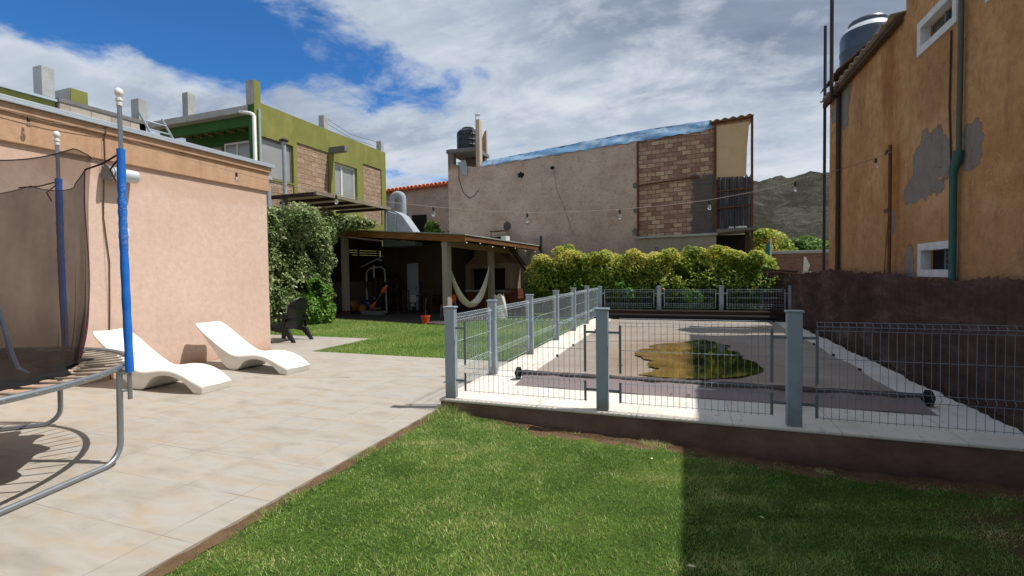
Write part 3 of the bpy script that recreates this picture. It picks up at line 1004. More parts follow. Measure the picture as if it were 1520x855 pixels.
# far lawn
g = MB()
g.box(-7.6, -2.80, 8.215, 20.0, -0.3, -0.012)
g.box(-14.3, -7.6, 10.29, 20.0, -0.3, -0.012)
g.box(-2.80, 3.4, 16.12, 19.95, -0.3, -0.012)
tag(g.build('lawn', M['lawn']), kind='structure')
# patio slab
g = MB()
g.box(-16.0, -7.6, 8.2, 10.28, -0.3, 0.0)
g.box(-8.70, -2.81, -6.0, 8.2, -0.3, 0.0)
tag(g.build('patio', M['patio']), kind='structure')
# soil strip at the patio edge
g = MB().grid(lambda a, b: (-2.808 + a * 0.085, -3 + b * 8.12, -0.014 - 0.018 * a + 0.006 * math.sin(b * 170 + a * 3)), 2, 260)
tag(g.build('soil_edge', M['soil'], fix=False), kind='structure')
# pool deck and plinth
tag(MB().box(-2.80, 2.925, 5.105, 15.62, 0.085, 0.12).build('pool_deck', M['deck'], bevel=0.012), kind='structure')
tag(MB().box(-2.785, 2.93, 5.12, 15.6, -0.3, 0.085).build('plinth', M['plinth']), kind='structure')
tag(MB().box(-2.80, 3.0, 15.625, 16.1, -0.3, 0.40).build('kerb', simple('dark brown kerb', lin(48, 38, 34), 0.25, 4, 0.9, 0, 0.15, 0.4), bevel=0.015), kind='structure')
# soil under the corrugated fence
def soilbank(a, b):
    y = -3 + b * 19
    wv = 0.02 * math.sin(y * 2.3) + 0.012 * math.sin(y * 7.1) + 0.012 * math.sin(y * 29)
    x = 2.86 + wv + a * (0.14 - wv)
    lo_ = lawn_z(2.7, y) - 0.02 if y < 5.09 else 0.116
    return (x, y, lo_ + a * (0.05 + 0.03 * math.sin(y * 5.1) + 0.015 * math.sin(y * 13)) + 0.012 * math.sin(y * 31 + a * 9) * a)
tag(MB().grid(soilbank, 5, 500).build('soil_bank', M['darksoil'], fix=False), kind='structure')

# hill
def hillz(x, y):
    r = math.hypot(x, y)
    az = math.atan2(x, y)
    ridge = 74 + 4 * math.sin(az * 5.0 + 2.2) + 1.6 * math.sin(az * 23) - 30 * max(0, az - 0.6) ** 1.2
    ridge *= 0.35 + 0.65 * min(1, max(0, (az + 1.1) / 1.0))
    t = max(0, min(1, (r - 130) / 290))
    base = ridge * (t ** 1.15)
    if r > 420:
        base = ridge - (r - 420) * 0.12
    gul = math.sin(az * 46 + r * 0.012) * 2.2 + math.sin(az * 97 - r * 0.02 + 1) * 1.5 + math.sin(r * 0.09 + az * 30) * 1.2 + math.sin(r * 0.23 + az * 150) * 0.7 + math.sin(az * 260 + r * 0.11) * 0.6
    return base + gul * t * 1.0 - 0.4
g = MB()
def hf(a, b):
    az = -1.15 + a * 2.3
    r = 120 + b * 520
    x, y = r * math.sin(az), r * math.cos(az)
    return (x, y, hillz(x, y))
g.grid(hf, 260, 90)
tag(g.build('hill', M['hill'], fix=False, smooth=True), kind='structure')

# ================================================================== SALMON HOUSE (left)
h = thing('house', 'salmon stucco house wall with tan cornice behind the white loungers', 'house', (-8.73, 8.2, 0))
MB().box(-12.4, -8.73, -5.0, 8.2, -0.05, 4.0).build('wall', M['salmon'], h, bevel=0.01)
g = MB()
g.box(-12.0, -8.685, -5.0, 8.24, 3.52, 3.93)
g.box(-12.0, -8.645, -5.0, 8.28, 3.93, 4.06)
g.build('cornice', M['salmon_band'], h, bevel=0.012)
g = MB()
g.box(-12.45, -8.60, -5.05, 8.33, 4.085, 4.125)
g.box(-8.625, -8.60, -5.05, 8.33, 4.045, 4.085)
g.build('roof_edge', M['flash'], h, bevel=0.004)
# cable clipped to the wall
pts = [(-8.70, 5.02, 3.95), (-8.67, 5.02, 3.5), (-8.712, 5.02, 3.4), (-8.712, 4.99, 2.6), (-8.712, 5.05, 1.9), (-8.712, 5.03, 1.2), (-8.712, 5.0, 0.5), (-8.712, 5.0, 0.0)]
pts[0] = (-8.632, 5.02, 4.03); pts[1] = (-8.632, 5.02, 3.93)
pts.insert(2, (-8.672, 5.02, 3.9)); pts.insert(3, (-8.672, 5.02, 3.53))
g = MB().tube(pts, 0.009, 6)
tag(g.build('cable', M['rubber_cable'], base=(-8.712, 5.0, 0)), 'thin brown cable running straight down the salmon wall', 'cable')
# wall lamp
L = thing('wall_lamp', 'grey cylindrical lamp fixed sideways on the salmon wall', 'lamp', (-8.73, 5.2, 3.3))
ax = MB()
ax.tube([(-8.60, 5.02, 3.31), (-8.60, 5.42, 3.31)], 0.105, 20)
ax.build('lamp_body', M['lampgrey'], L, smooth=True, angle=40)
MB().tube([(-8.60, 4.975, 3.31), (-8.60, 5.018, 3.31)], 0.118, 20).tube([(-8.60, 5.045, 3.31), (-8.60, 5.06, 3.31)], 0.112, 20).build('end_cap', M['bracket'], L, smooth=True, angle=40)
MB().box(-8.729, -8.66, 5.1, 5.34, 3.27, 3.35).build('bracket', M['bracket'], L)
g = MB().box(-8.729, -8.70, 5.26, 5.36, 2.33, 2.45)
tag(g.build('outlet_box', M['white_dirty'], base=(-8.715, 5.31, 2.39), bevel=0.006), 'small pale outlet box on the wall beside the front trampoline pole', 'outlet')

# ================================================================== STRING LIGHTS
WS = [(0, 3.98), (0.53, 3.76), (1.3, 3.50), (2.09, 3.277), (2.9, 3.06), (3.67, 2.90), (4.48, 2.771), (5.2, 2.685), (5.95, 2.61), (6.67, 2.567), (7.4, 2.57), (8.11, 2.596), (8.8, 2.645), (9.49, 2.719), (10.15, 2.83), (10.8, 2.976), (11.4, 3.13), (12.02, 3.313), (12.37, 3.46)]
A = Vector((-8.62, 5.0, 0)); B = Vector((3.0, 8.9, 0)); ud = (B - A).normalized()
def wp(s):
    for (a, za), (b, zb) in zip(WS, WS[1:]):
        if a <= s <= b:
            return A + ud * s + Vector((0, 0, za + (zb - za) * (s - a) / (b - a)))
    return A + ud * s
sl_ = thing('string_lights', 'sagging cord of clear bulbs strung across the yard to the rusty pole', 'string lights', tuple(wp(0)))
cpts = [(-8.632, 2.2, 4.0), (-8.632, 3.6, 3.93), (-8.632, 4.3, 3.9)] + [tuple(wp(s)) for s in [x * 12.32 / 60 for x in range(61)]]
MB().tube(cpts, 0.0042, 5).build('cord', M['string_cable'], sl_)
def bulb(p, k=0.66):
    L_ = lambda q: [(r * k, z * k) for r, z in q]
    g = MB().lathe(L_([(0.018, -0.105), (0.026, -0.095), (0.027, -0.03), (0.020, -0.012), (0.008, 0.012)]), p, 10)
    s = g.build('socket', M['socket'], sl_, smooth=True, angle=50)
    g = MB().lathe(L_([(0.004, -0.232), (0.022, -0.226), (0.038, -0.205), (0.044, -0.18), (0.040, -0.152), (0.026, -0.122), (0.018, -0.106)]), p, 14)
    b_ = g.build('bulb', M['bulb'], sl_, smooth=True)
    f_ = MB().tube([(p[0] - 0.008, p[1], p[2] - 0.075), (p[0] - 0.007, p[1], p[2] - 0.125), (p[0] + 0.007, p[1], p[2] - 0.125), (p[0] + 0.008, p[1], p[2] - 0.075)], 0.002, 4).build('filament', M['flash'], sl_)
    s.parent = b_; f_.parent = b_
for s in (2.09, 3.67, 5.2, 6.67, 8.11, 9.49, 10.8, 12.02):
    bulb(tuple(wp(s)))
bulb((-8.60, 4.05, 3.9))

# ================================================================== TRAMPOLINE
TC = Vector((-6.06, 1.36, 0)); TR = 1.98; TZ = 0.85
tr = thing('trampoline', 'round trampoline with blue padded poles and black net on the patio', 'trampoline', tuple(TC))
def tp(deg, r, z):
    a = math.radians(deg)
    return TC + Vector((math.cos(a) * r, math.sin(a) * r, z))
MB().tube([tp(k * 3, TR, TZ) for k in range(120)], 0.026, 12, closed=True).build('top_rail', M['galv'], tr, smooth=True)
A0 = 44.5
def uleg(a, b):
    pa, pb = tp(a, TR - 0.01, 0), tp(b, TR - 0.01, 0)
    pa2, pb2 = tp(a, TR - 0.02, 0), tp(b, TR - 0.02, 0)
    d = (pb2 - pa2).normalized()
    pts = [pa + Vector((0, 0, TZ - 0.02)), pa.lerp(pa2, 0.5) + Vector((0, 0, 0.5)), pa2 + Vector((0, 0, 0.20))]
    for k in range(1, 7):
        t = k / 6 * PI / 2
        pts.append(pa2 + d * (0.17 * (1 - math.cos(t))) + Vector((0, 0, 0.195 - 0.17 * math.sin(t))))
    q = []
    for k in range(6, 0, -1):
        t = k / 6 * PI / 2
        q.append(pb2 - d * (0.17 * (1 - math.cos(t))) + Vector((0, 0, 0.195 - 0.17 * math.sin(t))))
    pts += q + [pb2 + Vector((0, 0, 0.20)), pb.lerp(pb2, 0.5) + Vector((0, 0, 0.5)), pb + Vector((0, 0, TZ - 0.02))]
    MB().tube(pts, 0.024, 10).build('leg', M['galv'], tr, smooth=True, angle=60)
for a, b in ((A0, A0 - 60), (A0 + 60, A0 + 120), (A0 + 180, A0 + 240)):
    uleg(a, b)
def netf(a, b):
    deg = 61.8 + a * 358
    t = math.radians(deg)
    ph = (deg - A0) / 60.0
    saw = abs(((ph + 0.5) % 1.0) - 0.5) * 2          # 0 at a pole, 1 midway
    if deg > 406:
        saw *= 0.3
    edge = max(0, 1 - a * 9, 1 - (1 - a) * 9)
    t -= math.radians(6.5) * edge * b ** 5
    ztop = 2.62 - 0.17 * (1 - (1 - saw) ** 2) + (0.13 * edge)
    rt_ = 1.74 - 0.12 * saw
    z = 0.87 + (ztop - 0.87) * b
    r = 1.60 + (rt_ - 1.60) * b ** 3 - 0.05 * math.sin(PI * b) * (0.5 + 0.5 * saw) * (1 - edge) + edge * (0.10 * math.sin(PI * b ** 0.8) + 0.05 * b ** 4)
    r += 0.022 * math.sin(t * 29 + 2 * b) * (1 - b) + 0.012 * math.sin(t * 61 + 5 * b) * (1 - b) + 0.012 * math.sin(t * 13 + 3 * b)
    return (TC.x + r * math.cos(t), TC.y + r * math.sin(t), z)
POLE_TOP = 3.19
for k in range(6):
    a = A0 + 60 * k
    p = tp(a, TR + 0.06, 0)
    pl = MB().tube([p + Vector((0, 0, 0.56)), p + Vector((0, 0, POLE_TOP))], 0.0175, 10)
    pl.tube([tp(a, TR - 0.01, 0.64), tp(a, TR + 0.06, 0.64)], 0.013, 6).tube([tp(a, TR - 0.01, 0.80), tp(a, TR + 0.06, 0.80)], 0.022, 8)
    pole = pl.build('pole', M['galv'], tr, smooth=True, angle=60)
    zz = [0.80 + i * 0.05 for i in range(40)]
    rr = [0.0315 + 0.0014 * math.sin(z * 23 + k) + (0.003 * math.sin(z * 61 + k * 2) if 1.8 < z < 2.45 else 0) for z in zz]
    fs = MB().tube([p + Vector((0.004 * math.sin(z * 2.1 + k), 0.004 * math.cos(z * 1.7), z)) for z in zz], rr, 12).build('foam_sleeve', M['blue_foam'], tr, smooth=True, angle=60)
    cp = MB().lathe([(r * 0.72, z * 0.85) for r, z in ((0.03, -0.02), (0.03, 0.03), (0.038, 0.03), (0.038, 0.05), (0.026, 0.055), (0.026, 0.075), (0.040, 0.09), (0.045, 0.115), (0.036, 0.145), (0.012, 0.16))], tuple(p + Vector((0, 0, POLE_TOP - 0.05))), 14).build('cap', M['white_plastic'], tr, smooth=True, angle=50)
    st = MB()
    q = Vector(netf(0.0, 1.0)) if k == 0 else tp(a + 4, 1.74, 2.60)
    e = p + Vector((0, 0, 2.72))
    st.tube([e, e.lerp(q, 0.5) + Vector((0, 0, -0.02)), q], 0.008, 5)
    st.tube([e + Vector((0, 0, -0.02)), e.lerp(q, 0.35) + Vector((0.02, 0, -0.1)), e.lerp(q, 0.3) + Vector((0.03, 0.02, -0.2))], 0.007, 5)
    stp = st.build('strap', M['strap'], tr)
    for c in (fs, cp, stp):
        c.parent = pole
# mat, springs, net
def matf(a, b):
    r = b * 1.62
    t = a * 2 * PI
    dz = 0.02 * math.sin(t * 3 + r * 4) * (r / 1.6) - 0.05 * (1 - (r / 1.62) ** 2)
    return (TC.x + r * math.cos(t), TC.y + r * math.sin(t), TZ - 0.005 + dz)
MB().grid(matf, 72, 14).build('jump_mat', M['black_rubber'], tr, smooth=True, fix=False)
def skirtf(a, b):
    t = a * 2 * PI
    f = b * 2 * PI
    rw = 0.135 + 0.05 * math.sin(t * 5 + 1) + 0.035 * math.sin(t * 13) + 0.02 * math.sin(t * 31)
    rh = 0.028 + 0.014 * math.sin(t * 7 + 2) + 0.010 * math.sin(t * 17 + 1) + 0.008 * math.sin(t * 37)
    rc = 1.55 + 0.045 * math.sin(t * 4) + 0.02 * math.sin(t * 19)
    r = rc + rw * math.cos(f) * (1 + 0.25 * math.sin(t * 23 + f * 2))
    return (TC.x + r * math.cos(t), TC.y + r * math.sin(t), TZ + 0.015 + rh * (math.sin(f) + 0.5 * math.sin(2 * f + t * 9)) * 0.9)
MB().grid(skirtf, 220, 12).build('net_skirt', simple('black crumpled netting', lin(30, 29, 30), 0.4, 9, 0.85, 0, 0.15, 0.8, 26, 0.03), tr, smooth=True, fix=False)
sp0 = None
spm = MB().tube([(1.60, 0, TZ - 0.005), (1.68, 0, TZ - 0.003)], 0.004, 5).tube([(1.67, 0, TZ - 0.003), (1.93, 0, TZ - 0.002)], 0.0105, 6).tube([(1.93, 0, TZ - 0.002), (2.02, 0, TZ)], 0.004, 5)
sp0 = spm.build('spring', simple('dull spring steel', lin(150, 140, 124), 0.15, 9, 0.6, 0.3, 0.4, 0.0), tr, local=True, smooth=True)
for k in range(1, 66):
    c = sp0.copy()
    COL.objects.link(c)
    c.rotation_euler = (0, 0, k * 2 * PI / 66)
net = MB().grid(netf, 240, 26).build('net', M['net'], tr, smooth=True, fix=False)
MB().tube([netf(0.0, k / 24) for k in range(25)], 0.0048, 5).build('net_trim', M['pink'], tr)
MB().tube([netf(k / 160, 1.0) for k in range(161)], 0.0045, 5).build('net_hem', M['black_rubber'], tr)
# loose tie hanging inside
tie = MB().tube([(-5.02, 2.06, 1.75), (-4.95, 2.09, 1.45), (-4.88, 2.11, 1.20), (-4.87, 2.13, 1.05), (-4.84, 2.15, 0.94), (-4.78, 2.19, 0.895)], [0.012, 0.016, 0.014, 0.02, 0.018, 0.012], 7)
tag(tie.build('rope', simple('blue white cord', lin(120, 150, 190), 0.5, 30, 0.8, 0, 0.2, 0.4), base=(-4.84, 2.15, 0.9)), 'frayed blue and white cord dangling onto the trampoline mat', 'rope')

# ================================================================== LOUNGERS
def make_lounger():
    root = thing('sun_lounger', '', 'sun lounger', (0, 0, 0), 0, 'white loungers by the salmon wall')
    # x from foot (0) to head (1.9); y across; z up
    top = [(0.0, 0.115), (0.10, 0.175), (0.22, 0.245), (0.34, 0.295), (0.46, 0.325), (0.58, 0.333), (0.70, 0.322), (0.80, 0.302), (0.90, 0.287), (1.00, 0.288), (1.08, 0.312), (1.18, 0.365), (1.30, 0.440), (1.42, 0.525), (1.54, 0.612), (1.66, 0.700), (1.76, 0.772), (1.84, 0.822), (1.88, 0.838)]
    bot = [(0.03, 0.0), (0.13, 0.004), (0.18, 0.085), (0.27, 0.165), (0.38, 0.215), (0.50, 0.238), (0.60, 0.240), (0.70, 0.225), (0.79, 0.185), (0.86, 0.115), (0.91, 0.03), (0.96, 0.0), (1.12, 0.0), (1.19, 0.06), (1.30, 0.19), (1.42, 0.35), (1.56, 0.51), (1.72, 0.66), (1.83, 0.752)]
    n = len(top)
    W = 0.285
    sec = [(-1.0, 0), (-0.97, 0.6), (-0.90, 0.92), (-0.72, 1.0), (-0.3, 0.985), (0.3, 0.985), (0.72, 1.0), (0.90, 0.92), (0.97, 0.6), (1.0, 0)]
    vs, fs = [], []
    K = len(sec)
    for i in range(n):
        tx, tz = top[i]
        bx, bz = bot[i]
        th = min(0.05, (tz - bz) * 0.6)
        wk = W * (0.86 + 0.14 * min(1, i / 2.0)) * (1.0 if i < n - 3 else (0.97, 0.92, 0.82)[i - (n - 3)])
        for (sy, k) in sec:
            f = 1 - (1 - k) * 1.0
            # upper shell blends to the lower rim at the sides
            px = tx + (bx - tx) * (1 - k) * (th / max(0.02, tz - bz))
            pz = tz - (1 - k) * th
            vs.append((px, sy * wk, pz - (0.012 if abs(sy) < 0.4 else 0)))
        for sy in (0.96, 0.0, -0.96):
            vs.append((bx, sy * wk, bz))
    R = K + 3
    for i in range(n - 1):
        for k in range(R):
            j = (k + 1) % R
            fs.append((i * R + k, (i + 1) * R + k, (i + 1) * R + j, i * R + j))
    fs.append(tuple(range(R)))
    fs.append(tuple((n - 1) * R + k for k in range(R - 1, -1, -1)))
    g = MB()
    g.add(vs, fs)
    o = g.build('shell', M['white_plastic'], root, local=True, smooth=True)
    m = o.modifiers.new('bevel', 'BEVEL'); m.width = 0.018; m.segments = 3; m.limit_method = 'ANGLE'; m.angle_limit = math.radians(50)
    m = o.modifiers.new('subd', 'SUBSURF'); m.levels = 1; m.render_levels = 1
    return root
lo = make_lounger()
lo.location = (-6.29, 4.965, 0.0)
lo.rotation_euler = (0, 0, math.atan2(-0.035, -1))
lo.scale = (1.19, 1.0, 0.99)
lo['label'] = 'white wavy sun lounger partly behind the blue trampoline pole'
lo2 = copy_tree(lo)
lo2.location = (-6.11, 6.32, 0.0)
lo2.rotation_euler = (0, 0, math.atan2(0.085, -1))
lo2.scale = (1.28, 1.0, 0.94)
lo2['label'] = 'white wavy sun lounger farther from the trampoline, in full view'

# ================================================================== ADIRONDACK CHAIR
def make_adirondack():
    root = thing('garden_chair', 'black plastic slatted garden chair beside the ivy hedge', 'chair', (0, 0, 0))
    # faces -x ; back at +x
    g = MB()
    def shell(dx):
        def f(a, b):
            q = a * 2 - 1
            hgt = 0.99 - 0.17 * abs(q) ** 2.6
            z = 0.28 + (hgt - 0.28) * b
            y = q * (0.25 + 0.06 * b - 0.02 * b ** 4)
            x = 0.14 + 0.30 * (z - 0.28) - 0.05 * q * q + dx + 0.006 * (1 if int((a * 24) + 0.5) % 4 == 0 else 0)
            return (x, y, z)
        return f
    g.grid(shell(0.0), 24, 10).grid(shell(0.028), 24, 10)
    rim = [shell(0.014)(k / 24, 1.0) for k in range(25)]
    g.tube([shell(0.014)(0, k / 6) for k in range(6)] + rim + [shell(0.014)(1, k / 6) for k in range(5, -1, -1)], 0.017, 6)
    # cross rails behind
    for z, hw in ((0.50, 0.31), (0.78, 0.30)):
        x = 0.15 + 0.32 * (z - 0.30)
        g.box(x, x + 0.03, -hw, hw, z - 0.03, z + 0.03)
    g.build('backrest', M['black_plastic'], root, local=True, smooth=True, angle=50)
    g = MB()
    for i in range(6):
        x = -0.42 + i * 0.098
        z = 0.375 - 0.015 * i
        g.box(x, x + 0.088, -0.27, 0.27, z - 0.02, z)
    g.build('seat', M['black_plastic'], root, local=True, bevel=0.006)
    for s in (-1, 1):
        MB().box(-0.50, 0.26, s * 0.34 - 0.065, s * 0.34 + 0.065, 0.545, 0.57).build('armrest', M['black_plastic'], root, local=True, bevel=0.008)
        y0, y1 = s * 0.30 - 0.025, s * 0.30 + 0.025
        MB().prism([(-0.46, 0.0), (-0.37, 0.0), (-0.36, 0.545), (-0.44, 0.545)], 1, y0, y1).build('leg', M['black_plastic'], root, local=True, bevel=0.006)
        MB().prism([(-0.42, 0.30), (-0.42, 0.37), (0.16, 0.30), (0.26, 0.28), (0.42, 0.0), (0.34, 0.0), (0.14, 0.20)], 1, y0 - s * 0.006, y1 - s * 0.006).build('leg', M['black_plastic'], root, local=True, bevel=0.006)
        MB().box(0.16, 0.21, s * 0.34 - 0.02, s * 0.34 + 0.02, 0.30, 0.545).build('arm_support', M['black_plastic'], root, local=True)
    return root
ad = make_adirondack()
ad.location = (-9.42, 9.42, 0.0)
ad.rotation_euler = (0, 0, math.radians(4))
ad.scale = (1.1, 1.1, 1.1)

# ================================================================== POOL FENCE
ZB = 0.12
FOLDS = [(0.30, 0.0), (0.335, 0.03), (0.37, 0.0), (0.69, 0.0), (0.73, 0.032), (0.77, 0.0), (1.055, 0.0), (1.09, 0.032), (1.13, 0.0)]
def mesh_panel(p0, p1, z0=0.215, z1=1.13, off=(0, -1), step=0.062, r=0.0025):
    """bent wire panel from p0 to p1 in plan"""
    g = MB()
    p0 = Vector((p0[0], p0[1], 0)); p1 = Vector((p1[0], p1[1], 0))
    d = p1 - p0
    nrm = Vector((off[0], off[1], 0))
    k = max(2, int(round(d.length / step)))
    zs = [(z0 - 0.02, 0.0), (0.42, 0.0), (0.455, 0.034), (0.49, 0.0), (z1 - 0.085, 0.0), (z1 - 0.045, 0.036), (z1 - 0.005, 0.0)]
    for i in range(k + 1):
        q = p0 + d * (i / k)
        g.tube([q + nrm * o_ + Vector((0, 0, z)) for z, o_ in zs], r, 4)
    for z, o_ in ((z0, 0), (0.42, 0), (0.49, 0), (0.78, 0), (z1 - 0.085, 0), (z1 - 0.045, 0.036), (z1 - 0.005, 0)):
        g.tube([p0 + nrm * (o_ + 0.005) + Vector((0, 0, z)), p1 + nrm * (o_ + 0.005) + Vector((0, 0, z))], r * 1.15, 4)
    return g
def fence_post(f, x, y, wx=0.13, wy=0.085, z0=ZB, z1=1.215):
    p = MB().box(x - wx / 2, x + wx / 2, y - wy / 2, y + wy / 2, z0, z1).build('post', M['post'], f, bevel=0.006)
    c = MB().box(x - wx / 2 - 0.012, x + wx / 2 + 0.012, y - wy / 2 - 0.012, y + wy / 2 + 0.012, z1, z1 + 0.02).build('cap', M['post'], f, bevel=0.004)
    c.parent = p
    return p
def brackets(f, x, y, s):
    """flat bars at the panel edge, tied to the post at x by short arms; s=-1 left, +1 right"""
    e = x + s * 0.19
    g = MB()
    g.box(e - 0.013, e + 0.013, y - 0.010, y - 0.004, 0.53, 1.05)
    g.box(e - 0.013, e + 0.013, y - 0.010, y - 0.004, 0.21, 0.43)
    x0, x1 = sorted((x + s * 0.065, e))
    for z in (0.97, 0.335):
        g.box(x0, x1, y - 0.004, y + 0.006, z - 0.012, z + 0.012)
    g.build('bracket', M['bracket'], f)
FY = 5.2
ff = thing('fence', 'front run of grey wire pool fence with three wide posts above the lawn', 'fence', (-0.84, FY, ZB))
PX = (-2.675, -0.835, 0.995)
for x in PX:
    fence_post(ff, x, FY)
for a, b in ((PX[0], PX[1]), (PX[1], PX[2])):
    mesh_panel((a + 0.185, FY - 0.0), (b - 0.185, FY)).build('panel', M['wire'], ff, fix=False)
    brackets(ff, a, FY, 1)
    brackets(ff, b, FY, -1)
mesh_panel((PX[2] + 0.185, FY), (2.88, FY)).build('panel', M['wire'], ff, fix=False)
brackets(ff, PX[2], FY, 1)
# left run, along the lawn side
fl = thing('fence', 'left run of grey wire pool fence going back along the small lawn', 'fence', (-2.69, 10.5, ZB))
LY = (6.58, 8.42, 10.36, 12.15, 13.95)
for y in LY:
    fence_post(fl, -2.69, y, 0.12, 0.085)
prev = FY
for y in LY + (15.85,):
    mesh_panel((-2.69, prev + 0.11), (-2.69, y - 0.11), off=(1, 0)).build('panel', M['wire_lit'], fl, fix=False)
    g = MB()
    for yy in (prev + 0.1, y - 0.1):
        g.box(-2.70, -2.68, yy - 0.012, yy + 0.012, 0.25, 1.1)
    for yy, s in ((prev + 0.04, 1), (y - 0.04, -1)):
        for z in (0.95, 0.32):
            y0, y1 = sorted((yy, yy + s * 0.06))
            g.box(-2.71, -2.69, y0, y1, z - 0.012, z + 0.012)
    g.build('bracket', M['wire_lit'], fl)
    prev = y
# far run on the dark kerb
fr = thing('fence', 'far run of grey wire pool fence on the dark kerb below the hedge', 'fence', (0.2, 15.85, 0.4))
FX = (-2.62, -0.74, 1.08, 2.95)
for x in FX:
    fence_post(fr, x, 15.85, 0.13, 0.085, 0.40, 1.15)
for a, b in zip(FX, FX[1:]):
    g = MB()
    p0, p1 = Vector((a + 0.17, 15.85, 0)), Vector((b - 0.17, 15.85, 0))
    k = 22
    for i in range(k + 1):
        q = p0.lerp(p1, i / k)
        g.tube([q + Vector((0, 0, 0.47)), q + Vector((0, 0, 0.55)), q + Vector((0, -0.03, 0.58)), q + Vector((0, 0, 0.61)), q + Vector((0, 0, 0.98)), q + Vector((0, -0.03, 1.02)), q + Vector((0, 0, 1.06))], 0.003, 4)
    for z in (0.48, 0.55, 0.61, 0.8, 0.98, 1.055):
        g.tube([p0 + Vector((0, -0.006, z)), p1 + Vector((0, -0.006, z))], 0.0034, 4)
    g.build('panel', M['wire'], fr, fix=False)
    for e, x0, x1 in ((a + 0.16, a + 0.055, a + 0.147), (b - 0.16, b - 0.147, b - 0.055)):
        g = MB()
        g.box(e - 0.012, e + 0.012, 15.84, 15.86, 0.47, 1.06)
        g.box(min(x0, e), max(x1, e), 15.851, 15.862, 0.92, 0.95)
        g.build('bracket', M['post'], fr)

# ================================================================== POOL COVER
pc = thing('pool_cover', 'taut grey tarpaulin covering the pool inside the wire fence', 'pool cover', (0.15, 10.0, ZB))
def coverf(a, b):
    x = -2.13 + a * 4.55
    y = 6.42 + b * 8.8
    e = min(a, 1 - a, b * 1.6, (1 - b) * 1.6)
    sag = -0.0 * e
    wr = 0.014 * math.sin(x * 9 + y * 1.3 + 1.5 * math.sin(x * 2.3)) * math.exp(-abs(b) * 7) + 0.02 * math.exp(-((x - 1.55 + (y - 6.7) * 0.9) / 0.16) ** 2) * math.exp(-((y - 6.85) / 0.5) ** 2) + 0.004 * math.sin(x * 3 + y * 2.3) + 0.004 * math.sin(y * 4.1 - x)
    return (x + 0.02 * math.sin(y * 3.1) * (1 if a > 0.99 else 0), y, ZB + 0.022 + wr)
MB().grid(coverf, 70, 80).build('sheet', M['cover'], pc, smooth=True, fix=False)
def flapf(a, b):
    x = -2.13 + a * 4.55 + (1 - b) * (-0.02 + 0.04 * a)
    y = 5.98 + b * 0.44 + 0.012 * math.sin(x * 2.2)
    return (x, y, ZB + 0.006 + 0.10 * b ** 2 + 0.006 * math.sin(x * 7 + 2 * b))
MB().grid(flapf, 80, 6).build('flap', simple('brown tarpaulin flap', lin(124, 112, 110), 0.12, 3, 0.6, 0, 0.3, 0.3, 12, 0.02), pc, smooth=True, fix=False)
tb = MB()
tb.tube([(-2.17 + k * 4.64 / 60, 6.40 + 0.006 * math.sin(k * 1.3), ZB + 0.085 + 0.003 * math.sin(k * 0.9)) for k in range(61)], [0.044 + 0.003 * math.sin(k * 1.7) + 0.003 * math.sin(k * 0.6) for k in range(61)], 12)
tb.build('roller', simple('dark rolled tarpaulin', lin(84, 76, 74), 0.25, 6, 0.7, 0, 0.25, 0.6, 18, 0.02), pc, smooth=True, fix=True)
for x in (-2.21, 2.50):
    MB().tube([(x - 0.028, 6.36, ZB + 0.09), (x - 0.02, 6.36, ZB + 0.09), (x + 0.02, 6.36, ZB + 0.09), (x + 0.028, 6.36, ZB + 0.09)], [0.068, 0.088, 0.088, 0.068], 20).tube([(x - 0.05, 6.36, ZB + 0.09), (x + 0.05, 6.36, ZB + 0.09)], 0.03, 10).build('wheel', M['black_rubber'], pc, smooth=True, angle=40)
MB().box(-2.16, 2.42, 15.25, 15.33, ZB + 0.003, ZB + 0.10).tube([(-2.2, 15.3, ZB + 0.13), (2.5, 15.3, ZB + 0.13)], 0.07, 12).build('roller', M['black_rubber'], pc, smooth=True, angle=40)
g = MB()
for y in (8.2, 9.5, 10.8, 12.1, 13.4):
    g.tube([(2.41, y, ZB + 0.02), (2.41, y, ZB + 0.055)], 0.022, 8).tube([(-2.12, y, ZB + 0.02), (-2.12, y, ZB + 0.055)], 0.022, 8)
g.build('anchor_peg', M['black_plastic'], pc)
# puddle of rain on the cover
pud = [(-0.85, 8.9), (-0.74, 9.35), (-0.52, 9.5), (-0.66, 9.8), (-0.42, 10.15), (-0.1, 10.35), (0.2, 10.75), (0.42, 10.95), (0.6, 10.6), (0.86, 10.1), (0.72, 9.7), (0.95, 9.3), (0.92, 8.8), (1.12, 8.2), (1.08, 7.65), (0.86, 7.35), (0.62, 7.15), (0.3, 6.95), (-0.05, 6.86), (-0.4, 6.9), (-0.62, 6.98), (-0.5, 7.15), (-0.36, 7.45), (-0.55, 7.75), (-0.5, 8.1), (-0.72, 8.45)]
nP = len(pud)
outl = []
for i in range(nP * 6):
    a, b = pud[i // 6], pud[(i // 6 + 1) % nP]
    t = (i % 6) / 6
    j = 0.028 * math.sin(i * 1.1) + 0.016 * math.sin(i * 2.9)
    outl.append((a[0] + (b[0] - a[0]) * t + j, a[1] + (b[1] - a[1]) * t + j * 0.6))
g = MB()
g.add([(p[0], p[1], ZB + 0.040) for p in outl], [tuple(range(len(outl)))])
tag(g.build('puddle', M['puddle'], fix=False), kind='structure')

